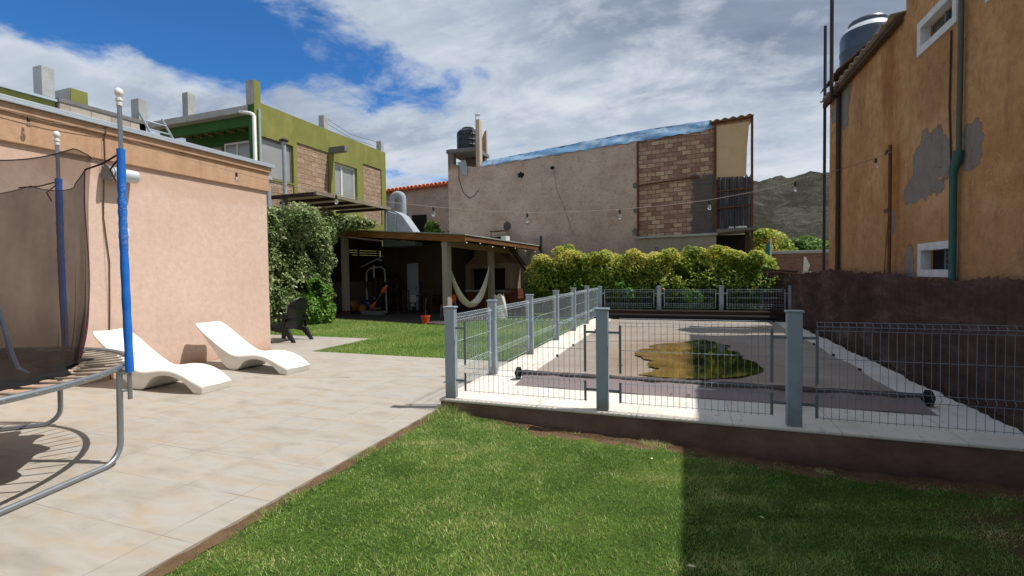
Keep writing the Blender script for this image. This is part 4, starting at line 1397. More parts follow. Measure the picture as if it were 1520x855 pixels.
# ================================================================== RIGHT BUILDING
XB = 3.1
rb = thing('building', 'ochre stucco building with peeling plaster above the rusted fence', 'building', (XB, 8.0, 0))
g = MB()
WIN = [(7.28, 8.31, 4.57, 5.03), (5.78, 6.70, 4.48, 4.98), (7.22, 8.22, 1.50, 1.96)]
wall_holes(g, 0, XB, XB + 0.3, -5.0, 12.62, -0.3, 5.38, [(a + 0.07, b - 0.07, c + 0.07, d - 0.07) for a, b, c, d in WIN])
g.box(XB, XB + 0.25, -5.0, 8.72, 5.38, 5.60)
g.box(XB + 0.3, XB + 6, 12.32, 12.62, -0.3, 5.38)
g.box(XB + 0.3, XB + 6, -5.0, -4.7, -0.3, 5.38)
g.build('wall', M['orange'], rb, fix=True)
for i, (a, b, c, d) in enumerate(WIN):
    g = MB()
    x0, x1 = XB - 0.022, XB + 0.1
    fw_ = 0.10
    g.box(x0, x1, a, b, c, c + fw_)
    g.box(x0, x1, a, b, d - fw_, d)
    g.box(x0, x1, a, a + fw_, c + fw_, d - fw_)
    g.box(x0, x1, b - fw_, b, c + fw_, d - fw_)
    fr_ = g.build('window', M['white_dirty'], rb, bevel=0.005)
    mid = (a + b) / 2
    gl = MB().box(XB + 0.12, XB + 0.13, a + fw_, b - fw_, c + fw_, d - fw_).build('pane', M['glass_dark'] if i < 2 else M['interior'], rb)
    gl.parent = fr_
    g = MB()
    g.box(XB + 0.085, XB + 0.118, mid - 0.015, mid + 0.015, c + fw_, d - fw_)
    if i == 2:
        for k in range(3):
            z = c + fw_ + 0.06 + k * 0.075
            g.box(XB + 0.09, XB + 0.1, a + fw_, mid, z, z + 0.012)
    sa = g.build('sash', M['bracket'], rb)
    sa.parent = fr_
# corrugated eave sheet
g = MB()
def eave(a, b):
    y = 8.75 + a * 4.0
    x = 2.93 + b * 2.6
    return (x, y, 5.41 + b * 0.28 + 0.028 * math.sin(2 * PI * (y - 8.75) / 0.30))
g.grid(eave, 200, 4)
g.build('roof_sheet', M['fibrecement'], rb, smooth=True, fix=False, solid=0.02)
MB().box(2.98, 3.06, 8.78, 12.7, 5.28, 5.375).build('eave_board', M['brown_board'], rb)
MB().prism([(XB - 0.04, 5.60), (XB + 0.3, 5.60), (XB + 0.3, 5.66), (XB - 0.02, 5.66)], 1, -5.0, 8.72).build('parapet_flashing', M['zinc'], rb)
g = MB().box(XB + 0.31, XB + 6, -5.0, 12.6, 5.25, 5.30)
g.build('roof', M['concrete_dark'], rb)
# drainpipe
dp = thing('drainpipe', 'green drainpipe with a kinked joint on the ochre wall beside the lower window', 'pipe', (3.05, 7.1, 1.4))
MB().tube([(3.045, 7.08, 5.6), (3.045, 7.10, 2.95)], 0.028, 10).build('upper_pipe', M['grey_pipe'], dp, smooth=True, angle=50)
MB().tube([(3.045, 7.10, 3.0), (3.04, 7.12, 2.88), (3.03, 7.17, 2.80), (3.035, 7.19, 2.70), (3.04, 7.19, 1.0)], [0.046, 0.05, 0.048, 0.038, 0.037], 12).build('lower_pipe', M['green_pipe'], dp, smooth=True, angle=50)
tag(MB().tube([(3.085, 7.40, 4.52), (3.085, 7.42, 3.6), (3.085, 7.36, 2.9), (3.085, 7.33, 2.3), (3.085, 7.35, 1.5)], 0.010, 6).build('cable', M['darkmetal'], base=(3.085, 7.36, 1.5)), 'thin dark cable hanging between the two windows on the ochre wall', 'cable')
tag(MB().tube([(2.99, 8.98, 3.4), (3.05, 9.12, 3.0), (3.085, 9.22, 2.7), (3.085, 9.25, 2.42), (3.085, 9.36, 1.9), (3.085, 9.42, 1.4)], 0.006, 5).box(3.05, 3.09, 9.2, 9.36, 2.53, 2.58).build('cable', M['rubber_cable'], base=(3.085, 9.3, 1.4)), 'thin brown cable hanging slack beside the rusty pole', 'cable')
# poles by the building
tag(MB().tube([(2.99, 8.92, -0.1), (2.99, 8.92, 3.52)], 0.024, 8).tube([(2.96, 8.95, 3.44), (2.99, 9.1, 3.42)], 0.018, 6).build('pole', M['rust'], base=(2.99, 8.92, -0.1), smooth=True, angle=50), 'slim rusty pole holding the end of the string lights', 'pole')
tag(MB().tube([(3.05, 12.82, -0.1), (3.05, 12.82, 7.16)], 0.032, 8).build('pole', M['blackpole'], base=(3.05, 12.82, -0.1), smooth=True, angle=50), 'thin dark pole at the far corner of the ochre building, cut off below the tank', 'pole')
tag(MB().tube([(3.04, 11.75, -0.1), (3.04, 11.75, 5.30)], 0.045, 8).tube([(2.88, 11.62, 5.2), (2.88, 11.62, 9.6)], 0.036, 8).tube([(3.04, 11.75, 5.2), (2.88, 11.62, 5.2)], 0.03, 6).build('pole', M['darkmetal'], base=(3.04, 11.75, -0.1), smooth=True, angle=50), 'tall dark pole rising past the eave in front of the water tank', 'pole')
# tank on a stand behind the eave
TKX, TKY = 4.22, 14.0
stn = thing('tank_stand', 'dark slanting sheet stand under the grey blue water tank', 'stand', (TKX, TKY, -0.3))
g = MB()
for dx in (-0.5, 0.5):
    for dy in (-0.5, 0.5):
        g.box(TKX + dx - 0.04, TKX + dx + 0.04, TKY + dy - 0.04, TKY + dy + 0.04, -0.3, 6.50)
g.box(TKX - 0.55, TKX + 0.62, TKY - 0.62, TKY + 0.62, 6.50, 6.58)
g.build('frame', M['darkmetal'], stn)
MB().box(3.95, 4.85, 13.55, 14.7, -0.3, 6.495).build('shadow_column', M['brown_board'], stn)  # added column, mostly hidden; its shadow joins the tank's to the building's
g = MB()
def awn(a, b):
    x = 3.40 + a * 0.62
    y = 13.25 + b * 1.5
    return (x, y, 6.30 + a * 0.52 + 0.015 * math.sin(b * 40) - 0.04 * b)
g.grid(awn, 4, 60)
g.build('sheet', M['brown_board'], stn, fix=False, solid=0.02)
tk = thing('water_tank', 'grey blue water tank with white shoulder behind the ochre building eave', 'water tank', (TKX, TKY, 6.58))
MB().lathe([(0.54, 0.0), (0.57, 0.04), (0.57, 0.30), (0.582, 0.32), (0.582, 0.36), (0.57, 0.38), (0.57, 0.68), (0.545, 0.76)], (TKX, TKY, 6.58), 36).build('body', M['tank_grey'], tk, smooth=True, angle=35)
MB().lathe([(0.543, 0.762), (0.48, 0.86), (0.40, 0.92)], (TKX, TKY, 6.58), 36).build('shoulder', M['tank_band'], tk, smooth=True, angle=35)
MB().lathe([(0.395, 0.92), (0.405, 1.0), (0.38, 1.04), (0.05, 1.07)], (TKX, TKY, 6.58), 30).build('lid', M['tank_grey'], tk, smooth=True, angle=35)

# ================================================================== CORRUGATED FENCE (right)
cf = thing('corrugated_fence', 'tall rusted corrugated sheet fence along the right side of the pool', 'fence', (2.97, 7.0, -0.1))
g = MB()
rr_ = random.Random(3)
jag = [rr_.uniform(-0.022, 0.022) for _ in range(400)]
def cfun(a, b):
    y = -4 + a * 20.9
    top = 1.54 + 0.05 * math.sin(y * 0.7) + (0.05 * abs(((y * 13.0 + 0.6 * math.sin(y * 3.7)) % 2) - 1) * (0.6 + 0.4 * math.sin(y * 5.3)) - 0.02 if y < 8.9 else 0.012 * math.sin(y * 9) + 0.01 * math.sin(y * 31)) + 0.02 * math.sin(y * 2.3)
    if 11.8 < y < 14: top += 0.03
    z = -0.2 + (top + 0.2) * b
    return (2.965 + 0.014 * math.sin(2 * PI * y / 0.15) + 0.02 * math.sin(y * 1.1), y, z)
g.grid(cfun, 1500, 4)
g.build('sheet', M['rustsheet'], cf, fix=False, smooth=True)
g = MB()
for y in (-2, 1.5, 5.0, 8.5, 12, 15.5):
    g.box(3.0, 3.06, y - 0.04, y + 0.04, -0.2, 1.45)
g.build('fence_post', M['darkwood'], cf)
cs = thing('corrugated_sheet', 'short grey ridged sheet closing the corner at the end of the hedge', 'fence', (2.7, 16.95, -0.1))
def cs_f(a, b):
    z = -0.1 + b * 1.72
    x = 2.36 + a * 0.98
    return (x, 16.92 + 0.02 * math.sin(2 * PI * z / 0.12), z + 0.03 * math.sin(a * 5))
MB().grid(cs_f, 6, 160).build('sheet', M['rustsheet'], cs, fix=False, smooth=True)
MB().tube([(2.36, 16.87, -0.1), (2.34, 16.87, 0.9), (2.28, 16.87, 1.45)], 0.014, 6).build('edge_rod', M['galv'], cs)

# ================================================================== MAIN PLASTER BUILDING (back)
YB = 20.0
def topz(x):
    return 6.55 + (x + 8.42) * 0.0583
mbd = thing('building', 'tall windowless plaster building with a sloped roof behind the hedge', 'building', (-1.7, YB, 0))
g = MB()
g.prism([(-8.65, -0.3), (-1.74, -0.3), (-1.74, topz(-1.74)), (-8.65, topz(-8.65))], 1, YB, YB + 0.3)
g.prism([(-10.28, -0.3), (-8.65, -0.3), (-8.65, 6.50), (-8.95, 6.50), (-10.0, 6.72), (-10.0, 7.42), (-10.28, 7.42)], 1, YB, YB + 0.3)
g.box(-10.28, -9.98, YB + 0.3, YB + 7, -0.3, 6.6)
g.box(-10.0, -8.9, YB + 1.2, YB + 1.4, 6.4, 7.2)
o = g.build('front_wall', M['plaster'], mbd)
# tank platform and the little stair-head wall
g = MB()
g.box(-10.34, -8.85, YB - 0.06, YB + 1.6, 7.23, 7.39)
g.build('platform', M['concrete_dark'], mbd, bevel=0.01)
MB().box(-8.85, -8.66, YB - 0.03, YB + 0.28, 6.50, 8.62).prism([(-9.45, 7.40), (-8.851, 7.40), (-8.851, 8.5), (-8.95, 8.45)], 1, YB + 1.25, YB + 1.4).build('stair_wall', M['plaster2'], mbd, bevel=0.01)
g = MB()
g.add([(-9.80, YB - 0.05, 6.76), (-9.35, YB - 0.08, 6.84), (-9.28, YB - 0.05, 6.5), (-9.30, YB - 0.04, 6.12), (-9.52, YB - 0.09, 6.22), (-9.62, YB - 0.07, 6.52)], [(0, 1, 2, 3, 4, 5)])
g.build('loose_sheet', M['zinc'], mbd, solid=0.01)
# brick infill
bx_ = MB()
bx_.prism([(-1.74, 3.05), (1.15, 3.10), (1.15, topz(1.15)), (-1.74, topz(-1.74))], 1, YB + 0.03, YB + 0.28)
bx_.build('brick_infill', M['brick'], mbd)
g = MB()
g.box(-1.775, -1.70, YB - 0.035, YB + 0.03, 3.0, 6.86)
g.box(1.10, 1.19, YB - 0.05, YB + 0.04, 2.9, 7.30)
g.box(2.38, 2.46, YB - 0.05, YB + 0.03, 1.2, 7.36)
g.tube([(-1.70, YB, 5.12), (0.55, YB, 5.28)], 0.03, 6)
g.tube([(1.19, YB - 0.02, 4.66), (2.40, YB - 0.02, 4.72)], 0.03, 6)
g.tube([(1.19, YB - 0.02, 4.02), (2.40, YB - 0.02, 4.08)], 0.03, 6)
g.tube([(1.0, YB - 0.02, 7.25), (2.42, YB - 0.02, 7.33)], 0.045, 6)
g.build('steel_frame', M['rust'], mbd)
MB().prism([(1.19, 5.22), (2.22, 5.17), (2.25, 6.2), (2.33, 7.20), (1.19, 7.16)], 1, YB - 0.01, YB + 0.02).build('board_panel', M['mdf'], mbd)
def gs(a, b):
    x = 1.20 + a * 1.18
    return (x, YB + 0.04 + 0.02 * math.sin(2 * PI * x / 0.09), 3.22 + b * (1.98 + 0.06 * math.sin(x * 40)))
MB().grid(gs, 120, 3).build('sheet_panel', M['greysheet'], mbd, fix=False)
g = MB()
def rf(a, b):
    x = 0.95 + a * 1.52
    return (x, YB - 0.16 + b * 1.3, 7.335 + a * 0.08 + 0.03 * math.sin(2 * PI * x / 0.28) + 0.0 * b)
g.grid(rf, 80, 3)
g.build('roof_sheet', M['fibrecement'], mbd, fix=False, solid=0.02)
MB().box(-1.76, 1.18, YB - 0.10, YB + 0.05, -0.3, 2.96).build('lower_wall', stucco('pale lower plaster', lin(150, 140, 130), lin(164, 154, 142), lin(110, 100, 92), 0.4), mbd)
MB().prism([(-1.80, 2.96), (1.22, 2.99), (1.22, 3.09), (-1.80, 3.03)], 1, YB - 0.18, YB + 0.029).build('ledge', M['concrete'], mbd, bevel=0.008)
g = MB()
g.prism([(1.18, 3.08), (2.62, 3.16), (2.62, 3.22), (1.18, 3.215)], 1, YB - 0.25, YB + 1.5)
g.build('slab', M['concrete_dark'], mbd)
g = MB()
for x, z, r in ((1.7, 3.235, 0.09), (1.95, 3.24, 0.11), (2.15, 3.235, 0.08)):
    g.box(x - r, x + r, YB - 0.2, YB - 0.05, z - 0.01, z + 0.05)
g.build('rubble', M['white_dirty'], mbd, bevel=0.01)
MB().box(1.25, 2.5, YB + 1.2, YB + 1.3, -0.3, 3.07).build('back_wall', M['interior'], mbd)
MB().box(2.18, 2.34, YB - 0.1, YB + 0.06, -0.3, 3.09).build('pillar', M['darkwood'], mbd)
MB().box(-8.6, 1.0, YB + 6.8, YB + 7.0, -0.3, 6.4).box(0.9, 1.08, YB + 0.3, YB + 6.8, -0.3, 6.4).build('rear_wall', M['plaster'], mbd)
# holes and marks in the plaster
for x, z, rx, rz_ in ((-6.72, 5.95, 0.15, 0.13), (-5.29, 6.14, 0.09, 0.08)):
    ring = []
    for k in range(26):
        a = 2 * PI * k / 26
        j = 1 + 0.16 * math.sin(k * 1.3 + x) + 0.12 * math.sin(k * 2.9)
        ring.append((x + math.cos(a) * rx * j, YB - 0.004, z + math.sin(a) * rz_ * j))
    MB().add(ring, [tuple(range(26))]).build('hole', M['interior'], mbd)
for z, q in ((5.12, 0.13), (4.12, 0.11), (3.25, 0.16)):
    ring = []
    for k in range(22):
        a = 2 * PI * k / 22
        j = 1 + 0.2 * math.sin(k * 1.7 + z) + 0.12 * math.sin(k * 3.1)
        ring.append((min(-1.776, -1.84 + math.cos(a) * q * 0.8 * j), YB - 0.005, z + math.sin(a) * q * j))
    MB().add(ring, [tuple(range(22))]).build('broken_patch', M['concrete_dark'], mbd)
tag(MB().tube([(-9.72, YB - 0.02, 6.6), (-9.72, YB - 0.02, 6.0), (-9.5, YB - 0.02, 5.35), (-9.2, YB - 0.02, 5.1), (-8.95, YB - 0.02, 5.2), (-8.75, YB - 0.02, 5.45)], 0.014, 5).build('cable', M['darkmetal'], base=(-9.2, YB, 5.1)), 'dark cable looping down the plaster wall below the black tank', 'cable')
tag(MB().tube([(-5.22, YB - 0.012, 6.05), (-5.1, YB - 0.012, 5.2), (-4.7, YB - 0.012, 4.2), (-4.45, YB - 0.012, 3.3)], 0.008, 4).build('cable', M['bracket'], base=(-4.45, YB, 3.3)), 'faint thin cable slanting down the middle of the plaster wall', 'cable')
tag(MB().tube([(-1.02, YB - 0.14, 1.5), (-1.02, YB - 0.14, 2.62)], 0.04, 8).build('pipe', M['bracket'], base=(-1.02, YB - 0.14, 1.5)), 'short grey pipe standing against the pale lower wall behind the hedge', 'pipe')
# tarp over the sloping roof edge
tp_ = MB()
def tf(a, b):
    x = -8.58 + a * 9.62
    th = 0.24 + 0.20 * min(1, a * 1.4) - 0.05 * max(0, a - 0.8) * 5
    z0 = topz(x)
    y = YB - 0.045 + b * 0.22 + 0.018 * math.sin(x * 3 + b * 4) + 0.012 * math.sin(x * 13 - b * 5)
    z = z0 - 0.03 + th * b + 0.008 * math.sin(x * 4.3) * b + 0.006 * math.sin(x * 9)
    if b < 0.08:
        z -= 0.03 + 0.02 * math.sin(x * 11) + 0.015 * math.sin(x * 4.7)
    return (x, y, z)
tp_.grid(tf, 220, 10)
tp_.grid(lambda a, b: (-8.58 + a * 9.62, YB + 0.17 + b * 1.6, topz(-8.58 + a * 9.62) - 0.035 + 0.24 + 0.20 * min(1, a * 1.4) - 0.05 * max(0, a - 0.8) * 5 - 0.12 * b), 60, 3)
tag(tp_.build('tarp', M['tarp'], fix=False, smooth=True, base=(-3.7, YB, 6.8)), 'crinkled blue and white tarp laid along the sloping roof edge', 'tarp')
# black tank
bt = thing('water_tank', 'black water tank on the platform of the plaster building', 'water tank', (-9.52, YB + 0.62, 7.39))
MB().lathe([(0.50, 0.0), (0.53, 0.03), (0.53, 0.22), (0.54, 0.235), (0.53, 0.25), (0.53, 0.45), (0.54, 0.465), (0.53, 0.48), (0.53, 0.70), (0.54, 0.715), (0.53, 0.73), (0.52, 0.86), (0.42, 0.97), (0.30, 1.01)], (-9.52, YB + 0.62, 7.39), 32).build('body', M['tank_black'], bt, smooth=True, angle=35)
MB().lathe([(0.27, 1.005), (0.29, 1.02), (0.29, 1.07), (0.24, 1.10), (0.04, 1.115)], (-9.52, YB + 0.62, 7.39), 24).build('lid', M['tank_black'], bt, smooth=True, angle=35)
an = thing('antenna', 'small white antenna on a thin mast beside the black tank', 'antenna', (-8.98, YB + 0.3, 7.39))
MB().tube([(-8.98, YB + 0.3, 7.39), (-8.98, YB + 0.3, 9.0)], 0.014, 6).build('mast', M['galv'], an)
MB().lathe([(0.02, -0.03), (0.10, 0.0), (0.14, 0.05), (0.13, 0.06), (0.02, 0.0)], (-8.86, YB + 0.28, 8.88), 14).build('dish', M['white_paint'], an, smooth=True)

# ================================================================== TERRACOTTA HOUSE
th = thing('house', 'plaster house with a terracotta tile verge left of the tall building', 'house', (-13, 24, 0))
g = MB()
def tz2(x):
    return 6.50 + (x + 16.4) * 0.038
g.prism([(-17.5, -0.3), (-10.4, -0.3), (-10.4, tz2(-10.4)), (-17.5, tz2(-17.5))], 1, 24, 24.3)
g.build('wall', M['plaster'], th)
g = MB()
for i in range(28):
    x = -17.3 + i * 0.255
    g.tube([(x, 23.70, tz2(x) + 0.02), (x, 25.5, tz2(x) + 0.45)], [0.105, 0.095], 10)
    g.tube([(x + 0.127, 23.84, tz2(x) - 0.05), (x + 0.127, 25.5, tz2(x) + 0.36)], [0.07, 0.07], 6)
g.build('roof', M['rooftile'], th, smooth=True, angle=50)
MB().box(-14.68, -13.75, 23.93, 23.995, 2.5, 5.05).build('doorway', M['interior'], th)
# rear metal hood and duct
hd = thing('chimney_hood', 'grey ribbed sheet hood behind the shelter roof', 'hood', (-11.5, 18.0, 2.9))
g = MB()
g.prism([(-12.55, 2.9), (-10.9, 2.9), (-10.92, 3.42), (-11.53, 4.22), (-11.92, 4.44), (-12.22, 4.44), (-12.30, 3.7), (-12.55, 3.46)], 1, 18.0, 18.6)
g.build('hood', M['zinc'], hd)
g = MB()
for k in range(13):
    z = 3.50 + k * 0.075
    x0 = -12.03 + k * 0.0
    g.tube([(-12.2 + 0.0 * k, 17.985, z + 0.02), (-11.82 + 0.0 * k, 17.975, z - 0.10)], 0.022, 5)
g.build('louvre', M['flash'], hd)
dct = thing('duct', 'bent grey metal duct rising behind the ribbed hood', 'duct', (-12.25, 18.9, 4.0))
dpt = [(-12.05, 18.9, 4.0), (-12.05, 18.9, 5.1)]
for k in range(1, 10):
    t = k / 9 * PI
    dpt.append((-12.31 + 0.26 * math.cos(t), 18.9, 5.1 + 0.22 * math.sin(t)))
MB().tube(dpt + [(-12.57, 18.9, 4.7)], 0.16, 14).build('pipe', M['zinc'], dct, smooth=True, angle=50)

# ================================================================== GREEN HOUSE
GX = -14.5; GY = 13.2
gh = thing('house', 'two storey green house with stone panels and concrete stubs on its flat roof', 'house', (GX, GY, 0))
RW = [(13.43, 14.97, 5.30, 6.78), (15.15, 17.07, 4.2, 6.98), (17.27, 18.88, 5.15, 6.68), (19.35, 20.82, 4.2, 7.02), (13.43, 14.97, 4.2, 5.24)]
g = MB()
wall_holes(g, 0, GX - 0.3, GX, GY, 21.2, -0.3, 7.97, RW)
g.build('wall', M['green_lit'], gh)
for i in (1, 3, 4):
    a, b, c, d = RW[i]
    MB().box(GX - 0.2, GX - 0.05, a, b, c, d).build('stone_panel', M['stone'], gh)
def window_x(x, a, b, c, d, mats, split, frame=0.06):
    g = MB()
    g.box(x - 0.03, x + 0.02, a, b, c, c + frame)
    g.box(x - 0.03, x + 0.02, a, b, d - frame, d)
    g.box(x - 0.03, x + 0.02, a, a + frame, c + frame, d - frame)
    g.box(x - 0.03, x + 0.02, b - frame, b, c + frame, d - frame)
    for s in split:
        y = a + (b - a) * s
        g.box(x - 0.02, x + 0.028, y - frame / 2, y + frame / 2, c + frame, d - frame)
    w = g.build('window', mats[0], gh)
    p = MB().box(x - 0.02, x - 0.01, a + frame, b - frame, c + frame, d - frame).build('pane', mats[1], gh)
    p.parent = w
window_x(GX - 0.12, *RW[0], (M['concrete_dark'], M['glass_grey']), ())
window_x(GX - 0.16, *RW[2], (M['white_paint'], M['glass_grey']), (0.42,), 0.09)
# pilaster beside the second window, concrete beam end
MB().box(GX + 0.002, GX + 0.12, 16.95, 17.2, 4.2, 6.95).build('pilaster', M['green_lit'], gh)
MB().box(GX - 0.2, GX + 0.85, 16.98, 17.2, 6.97, 7.22).build('beam_end', M['concrete_dark'], gh, bevel=0.01)
g = MB()
g.box(GX - 5.6, GX - 0.3, GY - 0.05, 21.1, 7.60, 7.84)
g.build('roof_slab', M['concrete'], gh, bevel=0.01)
g = MB()
g.box(GX - 5.3, GX - 0.45, GY + 0.25, GY + 0.42, 7.22, 7.60)
g.box(GX - 5.3, GX - 0.3, GY + 1.3, GY + 1.5, -0.3, 7.6)
g.box(GX - 0.3, GX - 0.002, GY - 0.006, GY, 0, 7.9)
g.build('porch_wall', M['green_dark'], gh)
g = MB()
for k in range(8):
    x = GX - 0.75 - k * 0.6
    g.box(x - 0.05, x + 0.05, GY + 0.42, GY + 1.3, 7.44, 7.58)
g.build('joist', M['beam'], gh)
g = MB()
wx0, wx1, wz0, wz1 = -17.55, -16.15, 5.6, 7.05
yy = GY + 1.28
g.box(wx0, wx1, yy - 0.03, yy + 0.02, wz0, wz0 + 0.07)
g.box(wx0, wx1, yy - 0.03, yy + 0.02, wz1 - 0.07, wz1)
for x in (wx0, (wx0 + wx1) / 2 - 0.035, wx1 - 0.07):
    g.box(x, x + 0.07, yy - 0.03, yy + 0.02, wz0 + 0.07, wz1 - 0.07)
w = g.build('window', M['white_paint'], gh)
p = MB().box(wx0 + 0.07, wx1 - 0.07, yy - 0.015, yy - 0.005, wz0 + 0.07, wz1 - 0.07).build('pane', M['glass_grey'], gh)
p.parent = w
MB().box(-19.3, -17.7, yy - 0.03, yy + 0.015, 5.3, 6.95).build('stone_panel', M['stone'], gh)
# stubs left for the next storey
def stub(x0, x1, y0, y1, z0, z1, m='concrete'):
    MB().box(x0, x1, y0, y1, z0, z1).build('column_stub', M[m], gh, bevel=0.008)
stub(GX - 0.36, GX - 0.012, GY - 0.03, GY + 0.28, 7.85, 8.72)
MB().box(GX - 0.011, GX + 0.004, GY - 0.02, GY + 0.27, 7.0, 8.72).build('column_face', M['green_lit'], gh)
stub(-18.15, -17.85, GY + 0.0, GY + 0.3, 7.85, 8.75)
stub(GX - 0.3, GX - 0.02, 16.75, 17.0, 7.97, 8.55)
stub(GX - 0.3, GX - 0.02, 20.85, 21.1, 7.97, 8.5)
# downpipes at the corner
pp = MB().tube([(GX + 0.0, GY - 0.10, 7.45), (GX + 0.07, GY - 0.10, 7.38), (GX + 0.07, GY - 0.10, 3.5)], 0.065, 10)
pp.tube([(GX - 0.6, GY - 0.10, 7.62), (GX - 0.1, GY - 0.10, 7.5), (GX + 0.05, GY - 0.10, 7.42)], 0.06, 8)
tag(pp.build('downpipe', M['white_paint'], base=(GX, GY - 0.1, 3.5), smooth=True, angle=50), 'white downpipe at the front corner of the green house', 'pipe')
tag(MB().tube([(GX + 0.06, GY + 0.14, 7.7), (GX + 0.06, GY + 0.14, 3.5)], 0.05, 10).build('downpipe', simple('pale green pipe', lin(150, 176, 160), 0.08, 4, 0.5, 0, 0.3, 0), base=(GX, GY + 0.2, 3.5), smooth=True, angle=50), 'pale green downpipe just right of the white one', 'pipe')
# flue in front of the first window
fl_ = thing('flue_pipe', 'shiny metal flue with a cap in front of the green house window', 'flue', (-13.6, 13.6, 3.0))
MB().tube([(-13.6, 13.6, 3.0), (-13.6, 13.6, 6.50)], 0.075, 12).build('pipe', M['zinc'], fl_, smooth=True, angle=50)
MB().lathe([(0.16, 0.0), (0.17, 0.03), (0.05, 0.12)], (-13.6, 13.6, 6.52), 14).build('cap', M['darkmetal'], fl_, smooth=True, angle=50)
f2_ = thing('flue_pipe', 'short metal flue pipe poking out above the ivy by the salmon corner', 'flue', (-13.6, 12.9, 3.0))
MB().tube([(-13.6, 12.85, 3.0), (-13.6, 12.85, 4.98)], 0.085, 12).build('pipe', M['zinc'], f2_, smooth=True, angle=50)
MB().lathe([(0.15, 0.0), (0.13, 0.09), (0.03, 0.14)], (-13.6, 12.85, 4.99), 14).build('cap', M['zinc'], f2_, smooth=True, angle=50)
# pergola against the green house
pg = thing('pergola', 'flat weathered pergola roof against the green house above the ivy', 'pergola', (-13, 15, 3))
g = MB()
g.prism([(-14.2, 4.495), (-11.7, 4.50), (-11.7, 4.512), (-14.2, 4.507)], 1, 13.1, 17.4)
g.build('roof_sheet', M['poly'], pg)
g = MB()
for y in (13.15, 14.2, 15.25, 16.3, 17.3):
    g.prism([(-14.45, 4.38), (-11.81, 4.38), (-11.81, 4.49), (-14.45, 4.49)], 1, y - 0.04, y + 0.04)
g.build('rafter', M['darkwood'], pg)
MB().box(-11.80, -11.70, 13.05, 17.45, 4.40, 4.495).build('edge_beam', M['greywood'], pg)
for xx, y, zb in ((-13.3, 13.2, 0.0), (-11.82, 17.2, 3.24)):
    MB().box(xx - 0.04, xx + 0.04, y - 0.04, y + 0.04, zb, 4.37).build('post', M['bracket'], pg)

# ================================================================== BLOCK BUILDING far left
bb = thing('building', 'grey block parapet and green eave rising behind the salmon house roof', 'building', (-13.0, 6.5, 0))
g = MB()
def scl(v, c, k): return c + (v - c) * k
g.box(-16.5, -12.5, 6.42, 8.15, -0.3, 5.42)
g.build('wall', M['block'], bb)
MB().box(-12.8, -12.48, 6.40, 8.17, 5.42, 5.50).build('coping', M['concrete_dark'], bb)
g = MB().box(-12.72, -12.58, -3, 6.38, 5.24, 5.40)
g.build('fascia', M['green_lit'], bb)
MB().box(-16.5, -12.9, -3, 6.40, -0.3, 5.38).build('side_wall', m_green('brown eave board', lin(96, 62, 44), lin(112, 74, 54), lin(70, 46, 34)), bb)
MB().prism([(-16.5, 5.7), (-12.52, 5.405), (-12.52, 5.455), (-16.5, 5.76)], 1, -3, 6.40).build('roof', M['flash'], bb)
def stub2(x0, x1, y0, y1, z0, z1):
    MB().box(x0, x1, y0, y1, z0, z1).build('column_stub', M['concrete'], bb, bevel=0.008)
stub2(-12.86, -12.56, 6.16, 6.38, 5.47, 6.10)
stub2(-12.78, -12.5, 8.0, 8.2, 5.2, 6.03)
MB().box(-13.7, -12.97, 6.85, 7.2, 5.3, 5.93).build('beam_end', M['concrete'], bb)
MB().box(-12.968, -12.95, 6.86, 7.19, 5.3, 5.93).build('beam_face', M['green_lit'], bb)
# ladder on the salmon roof
ld = thing('ladder', 'short metal ladder leaning on the roof of the salmon house', 'ladder', (-9.6, 6.3, 4.12))
for dy in (0, 0.42):
    MB().tube([(-9.35, 6.30 + dy, 4.12), (-9.75, 6.25 + dy, 4.78)], 0.022, 6).build('rail', M['galv'], ld)
for k in range(3):
    t = 0.25 + k * 0.27
    MB().tube([(-9.35 - 0.4 * t, 6.30 - 0.05 * t, 4.12 + 0.66 * t), (-9.35 - 0.4 * t, 6.72 - 0.05 * t, 4.12 + 0.66 * t)], 0.014, 6).build('rung', M['galv'], ld)

# ================================================================== SHELTER
RZ = math.atan2(-0.25, 0.968)
sh = thing('shelter', 'open garden shelter with timber edged roof and concrete posts beyond the lawn', 'shelter', (-6.75, 14.25, 0), RZ)
def rz_(u, v):
    return 2.95 - 0.087 * u - 0.038 * v
def shp(u, v, dz):
    return (u, v, rz_(u, v) + dz)
def plate(g, u0, u1, v0, v1, d0, d1):
    vs = [shp(u0, v0, d0), shp(u1, v0, d0), shp(u1, v1, d0), shp(u0, v1, d0), shp(u0, v0, d1), shp(u1, v0, d1), shp(u1, v1, d1), shp(u0, v1, d1)]
    g.add(vs, [(0, 3, 2, 1), (4, 5, 6, 7), (0, 1, 5, 4), (1, 2, 6, 5), (2, 3, 7, 6), (3, 0, 4, 7)])
    return g
plate(MB(), -7.9, 0.03, -0.05, 4.95, -0.035, 0.0).build('roof', M['roof_sheet'], sh, local=True)
plate(MB(), -7.85, 0.0, 0.0, 0.05, -0.27, -0.037).build('fascia', M['fascia'], sh, local=True)
plate(MB(), -0.05, 0.0, 0.055, 4.9, -0.21, -0.037).build('fascia', M['fascia2'], sh, local=True)
plate(MB(), -7.85, -0.055, 0.055, 4.9, -0.085, -0.04).build('ceiling', M['darkwood'], sh, local=True)
g = MB()
for k in range(9):
    u = -7.5 + k * 0.9
    plate(g, u - 0.04, u + 0.04, 0.06, 4.85, -0.22, -0.086)
g.build('rafter', M['darkwood'], sh, local=True)
plate(MB(), -1.15, -0.95, 0.1, 4.6, -0.44, -0.225).build('side_beam', M['beam'], sh, local=True)
MB().box(-8.0, -0.3, -0.75, 4.9, -0.25, 0.035).build('floor', M['floor'], sh, local=True)
